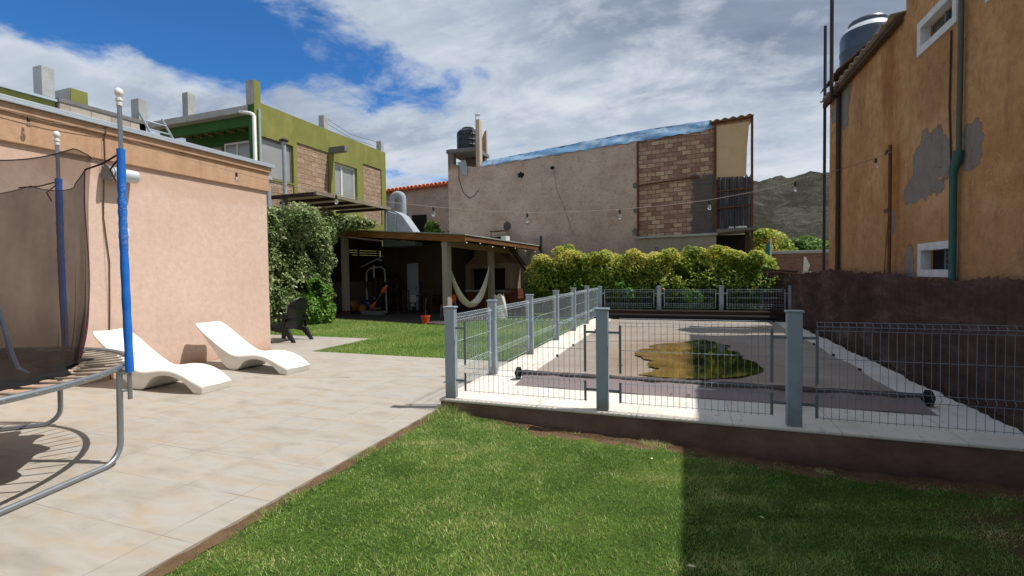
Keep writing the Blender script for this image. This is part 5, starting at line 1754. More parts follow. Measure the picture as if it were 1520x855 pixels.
cpost = simple('pale concrete post', lin(158, 148, 136), 0.1, 4, 0.85, 0, 0.2, 0.2)
for u, v, w in ((-1.0, 0.2, 0.115), (-1.15, 2.95, 0.10), (-6.55, 0.2, 0.11), (-0.35, 4.55, 0.09)):
    p = MB().box(u - w, u + w, v - w, v + w, 0.20, rz_(u, v) - 0.26).build('post', cpost, sh, local=True, bevel=0.01)
    b_ = MB().box(u - w - 0.015, u + w + 0.015, v - w - 0.015, v + w + 0.015, 0.03, 0.20).build('post_foot', M['crate_wood'], sh, local=True, bevel=0.008)
    b_.parent = p
# diagonal brace
MB().prism([(3.1, 2.55), (3.3, 2.62), (4.5, 1.75), (4.5, 1.55)], 0, -0.42, -0.30).build('brace', M['darkwood'], sh, local=True)
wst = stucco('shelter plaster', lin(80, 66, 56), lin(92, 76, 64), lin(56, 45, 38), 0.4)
g = MB()
wall_holes(g, 1, 3.2, 3.4, -7.9, -3.3, 0.0, 3.0, [(-6.12, -5.40, 0.04, 2.15)])
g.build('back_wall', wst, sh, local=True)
g = MB()
g.box(-8.0, -7.9, -0.3, 3.4, 0.0, 1.35)
g.box(-7.9, -6.7, 3.05, 3.195, 0.0, 1.35)
g.build('half_wall', simple('grey render', lin(108, 100, 96), 0.1, 3, 0.9, 0, 0.1, 0.3), sh, local=True)
MB().box(-8.06, -8.02, -0.3, 3.4, 1.352, 2.3).box(-8.06, -8.02, -0.3, 1.5, 2.3, 2.85).box(-8.06, -8.02, 1.5, 3.4, 2.3, 2.5).box(-8.06, -8.02, -0.3, 3.4, 2.8, 3.6).build('screen_board', M['darkwood'], sh, local=True)
g = MB()
for k in range(14):
    z = 1.42 + k * 0.105
    g.box(-7.98, -7.95, -0.3, 3.2, z, z + 0.088)
for v in (-0.3, 0.8, 1.9, 3.0):
    g.box(-7.95, -7.90, v, v + 0.08, 1.352, 3.1)
g.build('slat_screen', M['darkwood'], sh, local=True)
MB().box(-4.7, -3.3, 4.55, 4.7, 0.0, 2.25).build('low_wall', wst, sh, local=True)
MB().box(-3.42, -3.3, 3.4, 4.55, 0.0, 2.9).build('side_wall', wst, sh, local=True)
dr = MB().box(-6.10, -5.42, 3.17, 3.22, 0.04, 2.13).build('door', M['door_paint'], sh, local=True, bevel=0.004)
dh = MB().box(-5.52, -5.47, 3.12, 3.168, 1.02, 1.08).build('handle', M['bracket'], sh, local=True)
dh.parent = dr
# barbecue with gabled hood
bq = thing('barbecue', 'plastered built in barbecue with gabled hood at the back of the shelter', 'barbecue', (-6.75, 14.25, 0), RZ)
bw = stucco('barbecue plaster', lin(140, 122, 104), lin(150, 132, 114), lin(96, 76, 62), 0.4)
g = MB()
g.box(-3.3, -3.02, 3.95, 4.7, 0.95, 1.86)
g.box(-1.2, -0.92, 3.95, 4.7, 0.95, 1.86)
g.box(-3.3, -0.92, 3.95, 4.7, 1.86, 2.06)
g.build('surround', bw, bq, local=True, bevel=0.01)
MB().prism([(-3.25, 2.06), (-0.97, 2.06), (-1.75, 2.72), (-2.45, 2.72)], 1, 4.0, 4.7).build('hood', simple('tan hood render', lin(130, 106, 84), 0.1, 3, 0.9, 0, 0.1, 0.3), bq, local=True)
MB().box(-3.35, -0.88, 3.9, 4.7, 0.86, 0.948).build('counter', M['concrete'], bq, local=True, bevel=0.008)
MB().box(-3.3, -0.92, 4.0, 4.7, 0.036, 0.859).build('base', M['crate_wood'], bq, local=True)
MB().box(-3.02, -1.2, 4.2, 4.65, 0.951, 1.859).build('firebox', M['black_rubber'], bq, local=True)
ch = thing('chimney', 'short white and dark chimney box on the rear of the shelter roof', 'chimney', (-6.75, 14.25, 0), RZ)
MB().box(-1.85, -1.58, 4.62, 4.9, 2.7, 3.24).build('masonry', M['white_dirty'], ch, local=True)
MB().box(-2.42, -1.86, 4.65, 4.88, 2.7, 3.22).build('flue_box', M['interior'], ch, local=True)
g = MB()
for u in (-2.40, -1.60):
    g.box(u - 0.012, u + 0.012, 4.64, 4.66, 3.2, 3.46)
g.box(-2.45, -1.55, 4.60, 4.9, 3.46, 3.49)
g.build('cap', M['rust'], ch, local=True)
ds = thing('satellite_dish', 'small dark satellite dish above the shelter chimney', 'dish', (-6.75, 14.25, 0), RZ)
MB().tube([(-1.72, 4.97, 2.7), (-1.72, 4.97, 3.6)], 0.016, 6).build('mast', M['darkmetal'], ds, local=True)
g = MB()
def df_(a, b):
    t = a * 2 * PI; r = b * 0.20
    return (-1.70 + r * math.cos(t), 4.93 - 0.35 * r * r / 0.2 + 0.02, 3.68 + r * math.sin(t))
g.grid(df_, 20, 4)
g.build('dish', simple('dish grey', lin(84, 80, 80), 0.12, 4, 0.6, 0, 0.3, 0), ds, local=True, smooth=True, solid=0.01, fix=False)
pl_ = MB().box(0.02, 0.07, 4.80, 4.86, 2.2, 3.12)
plo = thing('pole', 'short black post at the far right corner of the shelter roof', 'post', (-6.75, 14.25, 0), RZ)
MB().box(0.03, 0.11, 4.72, 4.80, 0.0, 3.15).build('post', M['blackpole'], plo, local=True)

fy = thing('fairy_lights', 'thin string of tiny white bulbs under the right edge of the shelter roof', 'string lights', (-6.75, 14.25, 0), RZ)
fpts = [(-0.02 - 0.03 * (k % 2), 0.1 + k * 0.36, rz_(0, 0.1 + k * 0.36) - 0.26 - 0.035 * math.sin(k * 2.1)) for k in range(13)]
MB().tube(fpts, 0.004, 4).build('cord', M['rubber_cable'], fy, local=True)
for k in range(0, 13, 2):
    q = fpts[k]
    MB().lathe([(0.004, -0.05), (0.022, -0.04), (0.026, -0.022), (0.012, 0.0)], q, 8).build('bulb', M['white_paint'], fy, local=True, smooth=True)
tag(MB().tube([(GX - 0.1, 16.9, 8.5), (GX - 0.1, 18.6, 8.22), (GX - 0.1, 20.9, 8.4)], 0.012, 4).tube([(GX - 0.2, 16.9, 8.35), (GX - 0.2, 18.8, 8.08), (GX - 0.2, 20.95, 8.2)], 0.012, 4).tube([(GX - 0.1, 16.9, 8.5), (GX - 0.2, 16.9, 8.35)], 0.012, 4).build('cable', M['bracket'], base=(GX - 0.1, 18.6, 8.2)), 'pair of thin cables slung between two concrete stubs on the green roof', 'cable')

# hammock between the two right posts
hm = thing('hammock', 'cream cotton hammock slung between the right posts of the shelter', 'hammock', (-6.75, 14.25, 0), RZ)
HA, HB = Vector((-1.0, 0.33, 1.92)), Vector((-1.15, 2.84, 1.92))
def hamf(a, b):
    t = a
    s = 2 * t - 1
    z = 1.92 - 1.52 * (1 - abs(s) ** 1.9)
    p = HA.lerp(HB, t)
    p.y = HA.y + (HB.y - HA.y) * (0.5 + 0.5 * math.copysign(abs(s) ** 0.85, s))
    w = 0.02 + 0.22 * (1 - abs(s) ** 1.4)
    q = (b - 0.5) * 2
    return (p.x + q * w, p.y, z + 0.16 * w / 0.24 * q * q + 0.008 * math.sin(q * 20) * (1 - abs(s)))
MB().grid(hamf, 50, 14).build('cloth', M['hammock'], hm, local=True, smooth=True, fix=False)
g = MB()
for k in (0, 50):
    p = hamf(k / 50, 0.5)
    e = HA if k == 0 else HB
    g.tube([p, (e.x, e.y + (-0.05 if k == 0 else 0.05), e.z + 0.08)], 0.012, 5)
g.build('rope', M['string_cable'], hm, local=True)

# multi gym
gy = thing('exercise_machine', 'pale grey multi gym with lat bar inside the shelter', 'exercise machine', (-6.75, 14.25, 0), RZ)
gu, gv = -5.75, 1.0
g = MB()
def T(*pts, r=0.035): g.tube([(gu + a, gv + b, c) for a, b, c in pts], r, 8)
T((0, 0, 0.06), (0, 0, 2.05), r=0.04)
T((-0.7, -0.1, 1.98), (0.55, 0.05, 2.42), r=0.035)
T((-0.25, 0, 0.06), (0.55, 0, 0.06))
T((-0.35, -0.1, 1.35), (-0.35, -0.1, 1.75), (-0.2, -0.05, 1.92), (0.3, 0.1, 1.98), (0.55, 0.1, 1.85), (0.62, 0.05, 1.35))
T((-0.25, -0.2, 1.1), (-0.2, -0.2, 0.55), (0.05, -0.2, 0.28), (0.3, -0.2, 0.3))
T((0.72, 0, 0.1), (0.72, 0, 1.2))
T((0.3, -0.3, 0.05), (0.45, -0.35, 0.28), (0.7, -0.3, 0.3))
T((-0.4, -0.35, 0.04), (0.5, -0.3, 0.04), r=0.03)
g.build('frame', M['gym_steel'], gy, local=True, smooth=True, angle=50)
g = MB()
g.lathe([(0.09, -0.02), (0.09, 0.02)], (gu + 0.45, gv - 0.05, 2.25), 14)
g.build('pulley', M['gym_steel'], gy, local=True)
MB().box(gu + 0.02, gu + 0.28, gv - 0.14, gv - 0.05, 0.75, 1.55).build('backrest', M['black_plastic'], gy, local=True, bevel=0.02)
MB().box(gu + 0.0, gu + 0.42, gv - 0.45, gv - 0.06, 0.55, 0.64).build('seat', M['black_plastic'], gy, local=True, bevel=0.02)
MB().box(gu + 0.42, gu + 0.66, gv + 0.02, gv + 0.22, 0.1, 1.15).build('weight_stack', M['black_rubber'], gy, local=True, bevel=0.01)
for q in (-0.35, 0.62):
    MB().box(gu + q - 0.06, gu + q + 0.06, gv - 0.17, gv - 0.07, 0.98, 1.38).build('arm_pad', M['black_plastic'], gy, local=True, bevel=0.02)
MB().box(gu - 0.1, gu + 0.95, gv - 0.6, gv - 0.25, 0.036, 0.20).build('foot_plate', M['concrete_dark'], gy, local=True, bevel=0.02)
# paddle
pd = thing('paddle', 'orange bladed paddle leaning by the exercise machine', 'paddle', (-6.75, 14.25, 0), RZ)
def pdp(t): return Vector((-5.35 + 0.95 * t, 0.45, 0.25 + 0.92 * t))
MB().tube([pdp(0.05), pdp(0.95)], 0.016, 8).build('shaft', M['gym_steel'], pd, local=True)
for t0, t1 in ((-0.02, 0.34), (0.70, 1.08)):
    pts = [pdp(t0 + (t1 - t0) * k / 6) for k in range(7)]
    MB().tube(pts, [0.03, 0.06, 0.075, 0.08, 0.075, 0.055, 0.03] if t0 > 0.5 else [0.03, 0.05, 0.065, 0.07, 0.06, 0.045, 0.025], 8).build('blade', M['orange_plastic'], pd, local=True, smooth=True)
# balls
def ball(u, v, z, r, m, label):
    g = MB()
    n_ = 16
    prof = [(max(0.004, r * math.sin(PI * k / n_)), r - r * math.cos(PI * k / n_)) for k in range(n_ + 1)]
    c = PM[sh] @ Vector((u, v, z))
    g.lathe(prof, (0, 0, 0), 20)
    # inflation valve ring
    o = g.build('ball', m, None, smooth=True)
    o.location = c
    return tag(o, label, 'ball', 'balls on the shelter floor')
ball(-6.95, 0.55, 0.036, 0.20, M['blue_ball'], 'small blue ball on the shelter floor in front of the others')
ball(-6.62, 1.35, 0.036, 0.30, M['blue_ball'], 'larger blue ball behind, next to the exercise machine')
ball(-7.2, 1.0, 0.036, 0.27, M['yellow_ball'], 'yellow orange ball at the left behind the small blue one')
ball(-6.35, 0.85, 0.036, 0.19, M['yellow_ball'], 'small yellow orange ball right of the blue ball')
# shelf rack
sr = thing('shelf_rack', 'dark shelf rack loaded with boxes against the shelter back wall', 'shelf', (-6.75, 14.25, 0), RZ)
g = MB()
for u in (-7.45, -6.95, -6.40):
    for v in (2.55, 2.95):
        g.box(u - 0.025, u + 0.025, v - 0.025, v + 0.025, 0.036, 1.75)
for z in (0.3, 0.8, 1.25, 1.72):
    g.box(-7.47, -6.38, 2.53, 2.97, z, z + 0.03)
g.build('rack', M['darkwood'], sr, local=True)
rr2 = random.Random(5)
for z, items in ((0.331, ((-7.3, 0.16, 0.2), (-6.75, 0.2, 0.22))), (0.831, ((-7.25, 0.14, 0.18), (-6.85, 0.14, 0.12), (-6.55, 0.10, 0.2))), (1.281, ((-7.2, 0.17, 0.2), (-6.65, 0.2, 0.14)))):
    for u, w, hh in items:
        bo = thing('storage_box', '', 'box', (-6.75, 14.25, 0), RZ, 'boxes on the shelf rack')
        bo['label'] = 'small dim box stored on the dark shelf rack'
        MB().box(u - w, u + w, 2.6, 2.9, z, z + hh).build('carton', M['crate_wood'] if rr2.random() < 0.5 else M['brown_board'], bo, local=True, bevel=0.01)
        MB().box(u - w - 0.008, u + w + 0.008, 2.592, 2.908, z + hh, z + hh + 0.03).build('lid', M['brown_board'], bo, local=True, bevel=0.005)
# table with cloth and two chairs at the middle
tb_ = thing('table', 'dark table with a pale cloth in the middle of the shelter', 'table', (-6.75, 14.25, 0), RZ)
MB().box(-4.9, -3.7, 2.2, 2.9, 0.72, 0.76).build('tabletop', M['darkwood'], tb_, local=True)
for u in (-4.82, -3.78):
    for v in (2.28, 2.82):
        MB().box(u - 0.035, u + 0.035, v - 0.035, v + 0.035, 0.036, 0.72).build('leg', M['darkwood'], tb_, local=True)
clo = thing('cloth', 'pale cloth hanging over the edge of the dark table', 'cloth', (-6.75, 14.25, 0), RZ)
def clf(a, b):
    return (-4.88 + a * 0.32, 2.185 + 0.012 * math.sin(a * 18) * b, 0.775 - b * 0.42 - 0.12 * b * a)
MB().grid(clf, 20, 8).add([(-4.88, 2.185, 0.775), (-4.56, 2.185, 0.775), (-4.56, 2.6, 0.768), (-4.88, 2.6, 0.768)], [(0, 1, 2, 3)]).build('drape', M['bag'], clo, local=True, fix=False)
for i, (u, v, a, lab) in enumerate(((-4.5, 1.75, 0, 'dark wooden chair at the near side of the shelter table'), (-3.5, 1.9, 0.4, 'dark wooden chair right of the table behind the front post'))):
    cr = thing('wooden_chair', lab, 'chair', tuple(PM[sh] @ Vector((u, v, 0.035))), RZ + a, 'wooden chairs at the shelter table')
    MB().box(-0.2, 0.2, -0.2, 0.2, 0.42, 0.45).build('seat', M['darkwood'], cr, local=True)
    g = MB()
    for k in range(4):
        g.box(-0.19 + k * 0.115, -0.155 + k * 0.115, -0.2, -0.175, 0.452, 0.92)
    g.box(-0.2, 0.2, -0.205, -0.17, 0.922, 0.98)
    g.build('backrest', M['darkwood'], cr, local=True)
    for dx in (-0.17, 0.17):
        for dy in (-0.17, 0.17):
            MB().box(dx - 0.02, dx + 0.02, dy - 0.02, dy + 0.02, 0.0, 0.418).build('leg', M['darkwood'], cr, local=True)
# orange chair behind the front post, pot in front
oc = thing('plastic_chair', 'orange chair on thin metal legs left of the front shelter post', 'chair', tuple(PM[sh] @ Vector((-1.55, 0.85, 0.035))), RZ)
MB().box(-0.2, 0.2, -0.2, 0.2, 0.44, 0.47).build('seat', M['orange_plastic'], oc, local=True, bevel=0.01)
MB().box(-0.2, 0.2, 0.18, 0.205, 0.55, 0.85).build('backrest', M['orange_plastic'], oc, local=True, bevel=0.01)
for dx in (-0.18, 0.18):
    for dy in (-0.18, 0.19):
        MB().tube([(dx * 1.1, dy * 1.1, 0), (dx, dy, 0.44 if dy < 0 else 0.8)], 0.012, 6).build('leg', M['galv'], oc, local=True)
po = thing('flower_pot', 'small orange flower pot at the foot of the front shelter post', 'flower pot', (-8.05, 13.85, 0.0))
MB().lathe([(0.10, 0.0), (0.145, 0.24), (0.155, 0.24), (0.155, 0.285), (0.135, 0.285), (0.125, 0.25)], (-8.05, 13.85, -0.01), 18).build('pot', M['terracotta_pot'], po, smooth=True, angle=40)
MB().tube([(-8.05, 13.85, 0.2), (-8.03, 13.86, 0.85)], 0.012, 5).build('stem', M['bark'], po)
# crates on the right
def crate(u, v, z, w, d, hh, lab):
    c = thing('crate', lab, 'crate', (-6.75, 14.25, 0), RZ, 'crates right of the barbecue')
    g = MB()
    for k in range(3):
        z0 = z + k * hh / 3
        g.box(u - w, u + w, v - d, v - d + 0.02, z0 + 0.005, z0 + hh / 3 - 0.008)
        g.box(u - w, u + w, v + d - 0.02, v + d, z0 + 0.005, z0 + hh / 3 - 0.008)
        g.box(u - w, u - w + 0.02, v - d + 0.021, v + d - 0.021, z0 + 0.005, z0 + hh / 3 - 0.008)
        g.box(u + w - 0.02, u + w, v - d + 0.021, v + d - 0.021, z0 + 0.005, z0 + hh / 3 - 0.008)
    g.box(u - w + 0.021, u + w - 0.021, v - d + 0.021, v + d - 0.021, z + 0.004, z + 0.02)
    g.build('slats', M['crate_wood'], c, local=True)
    g = MB()
    for sx in (-1, 1):
        for sy in (-1, 1):
            g.box(u + sx * (w - 0.045) - 0.02, u + sx * (w - 0.045) + 0.02, v + sy * (d - 0.042) - 0.02, v + sy * (d - 0.042) + 0.02, z + 0.002, z + hh)
    g.build('corner_post', M['darkwood'], c, local=True)
crate(-0.85, 4.15, 0.60, 0.32, 0.25, 0.42, 'larger reddish crate stacked on top at the right of the barbecue')
crate(-0.62, 4.15, 0.036, 0.42, 0.28, 0.56, 'wide reddish crate on the floor under the other crate')
bp = thing('board', 'orange brown board standing behind the second shelter post', 'board', (-6.75, 14.25, 0), RZ)
MB().box(-1.75, -1.5, 3.3, 3.36, 0.036, 1.25).build('panel', M['orange_plastic'] if False else simple('rust orange board', lin(150, 84, 48), 0.15, 4, 0.8), bp, local=True, bevel=0.005)
# white sack leaning by the second post
def bagf(a, b):
    t = a * 2 * PI
    r = 0.24 * (1 - 0.35 * b ** 2) * (1 + 0.12 * math.sin(3 * t + 4 * b) + 0.06 * math.sin(7 * t + 9 * b))
    return (r * math.cos(t) * 1.1, r * math.sin(t) * 0.7, 0.85 * b + 0.05 * math.sin(4 * t) * b)
g = MB().grid(bagf, 28, 12)
o = g.build('sack', M['bag'], None, smooth=True, fix=False)
o.location = (-6.42, 16.45, -0.01)
tag(o, 'crumpled white sack standing on the grass beside the second shelter post', 'sack')

# ================================================================== VEGETATION
# ivy hedge
iv = thing('ivy_hedge', 'tall variegated ivy hedge at the corner of the salmon house', 'hedge', (-12.3, 12.2, 0))
bl = []
for k in range(6):
    y = 11.4 + k * 0.72
    bl.append(((-13.55, y, 1.0), (0.55, 0.7, 1.1)))
    bl.append(((-13.5, y, 2.3), (0.6, 0.75, 1.0)))
    bl.append(((-13.45, y + 0.05, 3.35), (0.7, 0.75, 0.75)))
bl += [((-12.7, 14.4, 3.55), (0.8, 0.6, 0.6)), ((-12.0, 14.9, 3.62), (0.75, 0.4, 0.35)), ((-11.3, 15.1, 3.58), (0.6, 0.3, 0.22)), ((-13.0, 13.6, 3.75), (0.8, 0.8, 0.55)), ((-13.1, 14.7, 2.9), (0.55, 0.45, 0.6))]
bl = [((c[0] * 0.92, c[1] * 0.92, 1.62 + (c[2] - 1.62) * 0.92), tuple(q * 0.92 for q in r_)) if i < 18 or i > 20 else (c, r_) for i, (c, r_) in enumerate(bl)]
bl = [(c, (r_[0], r_[1], r_[2] * (1.15 if c[2] < 1.2 else 1))) for c, r_ in bl]
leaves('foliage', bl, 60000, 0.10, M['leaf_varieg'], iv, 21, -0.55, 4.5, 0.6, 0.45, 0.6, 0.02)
g = MB()
for k in range(5):
    y = 10.75 + k * 0.72
    g.tube([(-12.5, y, 0), (-12.45, y + 0.1, 1.2), (-12.5, y - 0.1, 2.4), (-12.4, y, 3.3)], [0.05, 0.04, 0.03, 0.015], 6)
g.build('stem', M['bark'], iv)
sb = thing('shrub', 'bright green low shrub at the foot of the ivy hedge', 'shrub', (-11.85, 12.9, 0))
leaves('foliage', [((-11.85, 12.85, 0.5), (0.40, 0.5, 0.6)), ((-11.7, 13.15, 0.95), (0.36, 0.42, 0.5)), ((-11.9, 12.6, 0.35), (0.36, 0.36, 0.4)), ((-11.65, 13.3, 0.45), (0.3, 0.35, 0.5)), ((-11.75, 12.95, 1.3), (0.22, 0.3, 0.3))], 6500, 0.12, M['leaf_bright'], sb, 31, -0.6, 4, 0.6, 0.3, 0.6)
MB().tube([(-11.85, 12.9, 0), (-11.8, 12.95, 0.5), (-11.75, 13.0, 1.0)], [0.03, 0.02, 0.01], 6).build('stem', M['bark'], sb)
# golden hedge behind the pool
hg = thing('hedge', 'wide golden green leafy hedge behind the far pool fence', 'hedge', (-1.2, 17.6, 0))
bl = []
rr3 = random.Random(9)
for k in range(10):
    x = -4.75 + k * 0.76
    top = 2.34 + 0.06 * math.sin(k * 1.9) + (0.10 if k == 1 else 0)
    if k == 0: top -= 0.15
    if k == 9: top -= 0.1
    bl.append(((x, 17.6 + rr3.uniform(-0.15, 0.15), top - 0.62), (0.78, 0.72, 0.62)))
    bl.append(((x + 0.3, 17.45, 1.1), (0.75, 0.7, 0.65)))
    bl.append(((x + 0.2, 17.7, 0.5), (0.6, 0.6, 0.6)))
    for j in range(3):
        bl.append(((x + rr3.uniform(-0.4, 0.4), 17.3 + rr3.uniform(-0.35, 0.4), top - 0.16 + rr3.uniform(-0.15, 0.1)), (0.30, 0.28, 0.22)))
bl.append(((-5.3, 17.6, 1.4), (0.55, 0.6, 0.75)))
bl.append(((-4.05, 17.5, 2.42), (0.3, 0.3, 0.3)))
bl.append(((2.35, 17.5, 1.5), (0.55, 0.55, 0.7)))
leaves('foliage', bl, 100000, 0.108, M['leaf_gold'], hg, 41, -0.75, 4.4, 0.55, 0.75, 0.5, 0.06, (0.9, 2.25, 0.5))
g = MB()
for k in range(8):
    x = -4.6 + k * 0.98
    g.tube([(x, 17.6, -0.02), (x + 0.08, 17.55, 0.6), (x - 0.1, 17.6, 1.3), (x + 0.1, 17.5, 1.9)], [0.05, 0.045, 0.03, 0.012], 6)
    g.tube([(x + 0.05, 17.55, 0.5), (x + 0.4, 17.4, 1.2), (x + 0.55, 17.35, 1.8)], [0.03, 0.02, 0.01], 5)
g.build('trunk', M['bark'], hg)
# young shoots through the far fence
for x, y, z, r, lab in ((0.30, 16.25, 0.82, 0.30, 'leafy young shoot poking through the middle panel of the far fence'), (-1.75, 16.25, 0.92, 0.26, 'thin young shoot behind the left panel of the far fence')):
    s_ = thing('young_plant', lab, 'plant', (x, y, 0))
    leaves('foliage', [((x, y, z), (r, 0.12, 0.24)), ((x - 0.25, y, z + 0.22), (0.16, 0.1, 0.2))], 420 if x > 0 else 200, 0.11, M['leaf_bright'], s_, int(x * 10) + 60, -0.9, 4, 0.9, 0.2, 0.55)
    MB().tube([(x, y, -0.02), (x - 0.05, y, 0.5), (x - 0.2, y, 1.0), (x - 0.28, y, 1.25)], [0.018, 0.015, 0.01, 0.005], 5).tube([(x - 0.05, y, 0.5), (x + 0.15, y, 0.8)], 0.008, 5).build('stem', M['bark'], s_)
# small trees behind
def tree(x, y, h, blobs, n, size, m, lab, seed, group=None):
    t = thing('tree', lab, 'tree', (x, y, -0.3), 0, group)
    leaves('crown', blobs, n, size, M[m], t, seed, -0.5, 2.2, 0.6, 0.4, 0.55)
    g = MB().tube([(x, y, -0.3), (x + 0.1, y, h * 0.35), (x - 0.05, y, h * 0.6), (x + 0.05, y, h * 0.85)], [0.14, 0.11, 0.08, 0.02], 8)
    for k, b in enumerate(blobs[:5]):
        g.tube([(x, y, h * (0.3 + 0.06 * k)), tuple(Vector((x, y, h * 0.5)).lerp(Vector(b[0]), 0.6)), b[0]], [0.06, 0.04, 0.012], 6)
    g.build('trunk', M['bark'], t)
tree(-11.6, 21.3, 3.6, [((-11.6, 21.3, 3.3), (0.8, 0.8, 0.75)), ((-11.0, 21.2, 2.9), (0.8, 0.8, 0.7)), ((-12.1, 21.3, 2.9), (0.5, 0.6, 0.6)), ((-10.9, 21.2, 2.2), (0.9, 0.8, 0.8)), ((-11.8, 21.3, 4.0), (0.45, 0.45, 0.35))], 9000, 0.16, 'leaf_mid', 'small leafy tree between the shelter roof and the plaster wall', 71)
tree(3.6, 27.0, 4.2, [((3.6, 27, 2.75), (1.25, 1.2, 0.95)), ((3.0, 27, 2.2), (1.1, 1.1, 0.9)), ((4.4, 27, 2.3), (1.0, 1.0, 0.75)), ((3.5, 26.6, 3.25), (0.75, 0.7, 0.5)), ((2.8, 26.6, 2.8), (0.6, 0.7, 0.5))], 15000, 0.18, 'leaf_gold', 'round bright green tree below the hill', 72, 'trees below the hill')
tree(6.4, 31.0, 3.2, [((6.3, 31, 2.7), (1.2, 1.1, 0.8)), ((7.1, 31, 2.5), (0.9, 0.9, 0.7)), ((5.6, 31, 2.4), (0.8, 0.8, 0.7))], 8000, 0.2, 'leaf_mid', 'smaller darker tree right of the round one below the hill', 73, 'trees below the hill')
for i, (x, y, hh) in enumerate(((14, 60, 4.5), (9, 75, 4.0), (17, 90, 5.0))):
    tree(x, y, hh, [((x, y, hh * 0.7), (2.4, 2.2, hh * 0.32)), ((x + 1.8, y, hh * 0.55), (1.8, 1.7, hh * 0.3)), ((x - 1.6, y, hh * 0.5), (1.6, 1.6, hh * 0.3))], 2600, 0.4, 'leaf_mid', 'distant low bush at the foot of the hill', 80 + i, 'distant bushes at the foot of the hill')
# low brick wall, white roof, teal post
lw = thing('brick_wall', 'low red brick wall with pale coping right of the hedge', 'wall', (4.3, 22, -0.3))
MB().box(3.25, 7.5, 22.0, 22.25, -0.3, 2.28).build('wall', M['lowbrick'], lw)
MB().box(3.2, 7.55, 21.95, 22.3, 2.28, 2.40).build('coping', M['concrete'], lw, bevel=0.01)
wr = thing('shed', 'white roofed shed just visible above the low brick wall', 'shed', (7.2, 29, -0.3))
MB().box(5.6, 9.2, 28.8, 31, -0.3, 2.45).build('wall', M['lowbrick'], wr)
MB().prism([(5.4, 2.45), (9.4, 2.50), (9.4, 2.62), (5.4, 2.58)], 1, 28.5, 31.2).build('roof', M['white_paint'], wr)
tpo = thing('post', 'teal painted post with a pale strip beside the hedge end', 'post', (2.78, 19.0, -0.1))
MB().box(2.74, 2.86, 18.97, 19.03, -0.1, 2.55).build('post', M['teal'], tpo)
MB().box(2.87, 2.93, 18.97, 19.02, -0.1, 2.75).build('strip', M['white_dirty'], tpo)
wpst = thing('post', 'broken white stake leaning in front of the low brick wall', 'post', (4.45, 20.8, -0.3))
MB().prism([(4.28, 1.55), (4.40, 1.53), (4.50, 1.78), (4.36, 2.12), (4.30, 2.12)], 1, 20.8, 20.86).build('stake', M['white_dirty'], wpst)
MB().box(4.25, 4.65, 20.78, 20.88, -0.3, 1.56).build('stake_base', M['concrete'], wpst)

# ================================================================== GRASS
def near_grass():
    n = 330000
    r = np.random.default_rng(5)
    x = r.uniform(-2.80, 2.95, n)
    y = 0.9 + (5.07 - 0.9) * r.random(n) ** 0.95
    P = np.stack([x, y, np.zeros(n)], 1)
    t = np.clip((x + 2.75) / 3.6, 0, 1)
    P[:, 2] = -0.035 - 0.185 * t - 0.02 * np.sin(x * 1.7 + y) * t - 0.004
    nz = pnoise(P * np.array([1, 1, 0]), 2.1, 3)
    nz2 = pnoise(P * np.array([1, 1, 0]), 6.5, 4)
    nz3 = pnoise(P * np.array([1, 1, 0]), 15.0, 14)
    dry = np.clip((y - 4.72 + 0.13 * nz2 + 0.1 * nz) / 0.16, 0, 1) * np.clip((x + 2.3) / 0.6, 0, 1)
    worn = np.exp(-((x - 1.9) / 0.5) ** 2 - ((y - 2.9) / 0.7) ** 2) * (0.6 + 0.4 * nz2) + np.exp(-((x - 2.3) / 0.4) ** 2 - ((y - 4.0) / 0.5) ** 2) * 0.9 + np.exp(-((x - 1.35) / 0.35) ** 2 - ((y - 2.25) / 0.3) ** 2) * (0.5 + 0.5 * nz3)
    pk = 1.0 - 0.80 * np.clip(dry, 0, 1) - 0.78 * np.clip(worn, 0, 1) - 0.45 * np.clip(-nz3 - 0.35, 0, 1)
    tone = 0.46 + 0.10 * nz + 0.10 * nz2 + 0.12 * nz3 + r.normal(size=n) * 0.20 + 0.46 * np.clip(dry, 0, 1) + 0.35 * np.clip(worn, 0, 1)
    tone -= 0.20 * np.clip((x - 0.1) / 0.9, 0, 1) * (1 - np.clip(worn + dry, 0, 1))  # right building's shade painted into the turf as a darker tone
    dead = r.random(n) < (0.035 + 0.08 * (nz2 > 0.65)) * (1 - 0.85 * np.clip((x - 0.2) / 1.0, 0, 1))  # pale dead blades thinned there too, deepening the painted shade
    tone[dead] = r.uniform(0.85, 1.0, dead.sum())
    h = r.uniform(0.010, 0.029, n) * (1 + 0.2 * nz + 0.3 * nz3) * (1 - 0.35 * np.clip(dry, 0, 1))
    # taller tufts along the edges
    pk = pk * np.where(x < -2.745, np.clip(0.55 + 0.9 * nz2, 0, 0.8), 1)
    edge = (x < -2.66) | (y > 5.0)
    tuft = edge & (pnoise(P * np.array([1, 1, 0]), 5.0, 8) > 0.25)
    h[tuft] *= 2.2
    for tx, ty, tr in ((-1.15, 5.04, 0.10), (-0.28, 5.03, 0.16), (-2.55, 5.0, 0.2), (1.2, 5.0, 0.08)):
        q = np.hypot(x - tx, (y - ty) * 1.6) < tr
        h[q] *= 2.6
        pk = pk + 0.9 * q
        dry = dry * (1 - q)
    w = r.uniform(0.0036, 0.0064, n)
    k = r.random(n) < pk
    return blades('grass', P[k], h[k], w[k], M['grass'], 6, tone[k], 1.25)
tag(near_grass(), 'short green turf growing on the near lawn', 'grass', kind='stuff')
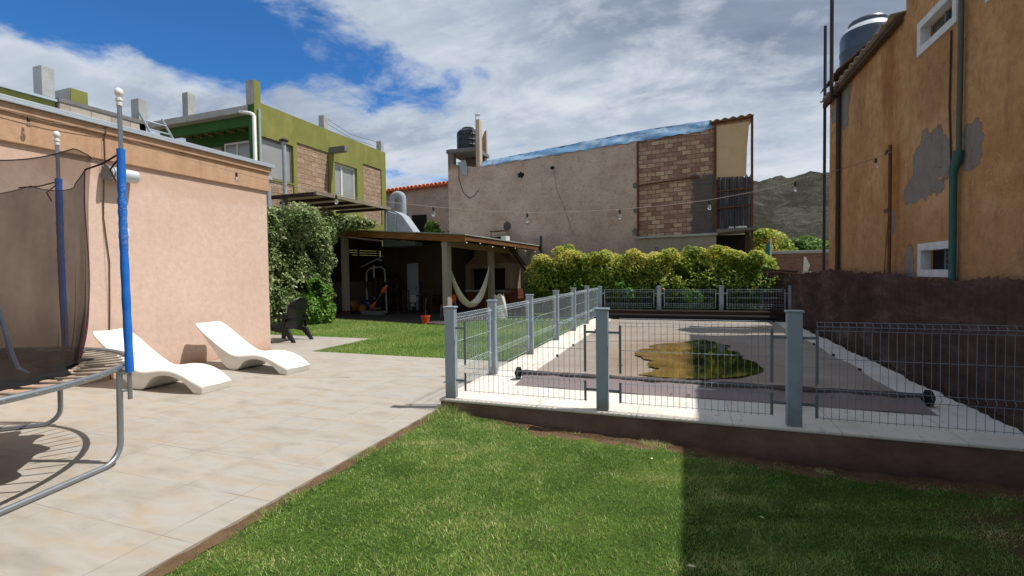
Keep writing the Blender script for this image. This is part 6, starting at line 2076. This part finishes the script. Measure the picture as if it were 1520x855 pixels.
def far_grass():
    r = np.random.default_rng(15)
    n = 130000
    x = r.uniform(-13.3, -2.82, n)
    y = r.uniform(8.22, 15.2, n)
    ok = ((x > -7.58) | (y > 10.3))
    # keep it off the shelter floor
    rel = np.stack([x + 6.75, y - 14.25], 1)
    v = rel @ np.array([0.25, 0.968])
    u = rel @ np.array([0.968, -0.25])
    ok &= ~((v > -0.76) & (u < -0.29) & (u > -8.1))
    x, y = x[ok], y[ok]
    m = len(x)
    P = np.stack([x, y, np.full(m, -0.014)], 1)
    nz = pnoise(P, 1.6, 13)
    tone = 0.55 + 0.13 * nz + r.normal(size=m) * 0.14
    h = r.uniform(0.025, 0.055, m)
    w = r.uniform(0.007, 0.013, m)
    return blades('grass', P, h, w, M['grass'], 16, tone, 0.8)
tag(far_grass(), 'bright green turf growing on the small far lawn', 'grass', kind='stuff')
# fallen leaves
def dry_leaf(x, y, s, rz, lab):
    z = lawn_z(x, y) + 0.045
    g = MB()
    pts = [(-1, 0), (-0.6, 0.35), (0, 0.48), (0.6, 0.3), (1, 0.0), (0.6, -0.3), (0, -0.45), (-0.6, -0.33)]
    g.add([(p[0] * s, p[1] * s, 0.25 * s * abs(p[1])) for p in pts] + [(0, 0, -0.02 * s)], [(8, i, (i + 1) % 8) for i in range(8)])
    o = g.build('fallen_leaf', M['straw_leaf'], None, fix=False)
    o.location = (x, y, z)
    o.rotation_euler = (0.1, 0.1, rz)
    tag(o, lab, 'leaf', 'fallen leaves on the near lawn')
dry_leaf(0.04, 2.98, 0.028, 0.3, 'pale fallen leaf in the shade at the bottom of the lawn')
dry_leaf(-0.28, 4.54, 0.022, 1.3, 'pale fallen leaf in the sun near the brown plinth')
dry_leaf(0.52, 3.75, 0.022, 2.1, 'pale fallen leaf in the shade in the middle of the lawn')

for i, (x, y, s_, lab) in enumerate(((0.05, 6.02, 0.03, 'dark curled leaf on the front flap of the pool cover'), (-0.14, 6.05, 0.025, 'smaller dark leaf left of the curled one on the cover flap'))):
    g = MB()
    pts = [(-1, 0), (-0.5, 0.4), (0.2, 0.5), (0.8, 0.25), (1, 0.0), (0.5, -0.35), (-0.2, -0.45), (-0.7, -0.25)]
    g.add([(q[0] * s_, q[1] * s_, 0.5 * s_ * abs(q[1]) + 0.004) for q in pts] + [(0, 0, 0.002)], [(8, k, (k + 1) % 8) for k in range(8)])
    o = g.build('fallen_leaf', M['darkwood'], None, fix=False)
    o.location = (x, y, ZB + 0.02)
    o.rotation_euler = (0, 0, i * 1.3)
    tag(o, lab, 'leaf', 'dead leaves on the pool cover')

# ------------------------------------------------------------------ render settings
S.view_settings.view_transform = 'Standard'
S.view_settings.look = 'None'
S.view_settings.exposure = 0
S.render.engine = 'CYCLES'
S.cycles.use_denoising = True
S.cycles.max_bounces = 8
S.cycles.transparent_max_bounces = 16
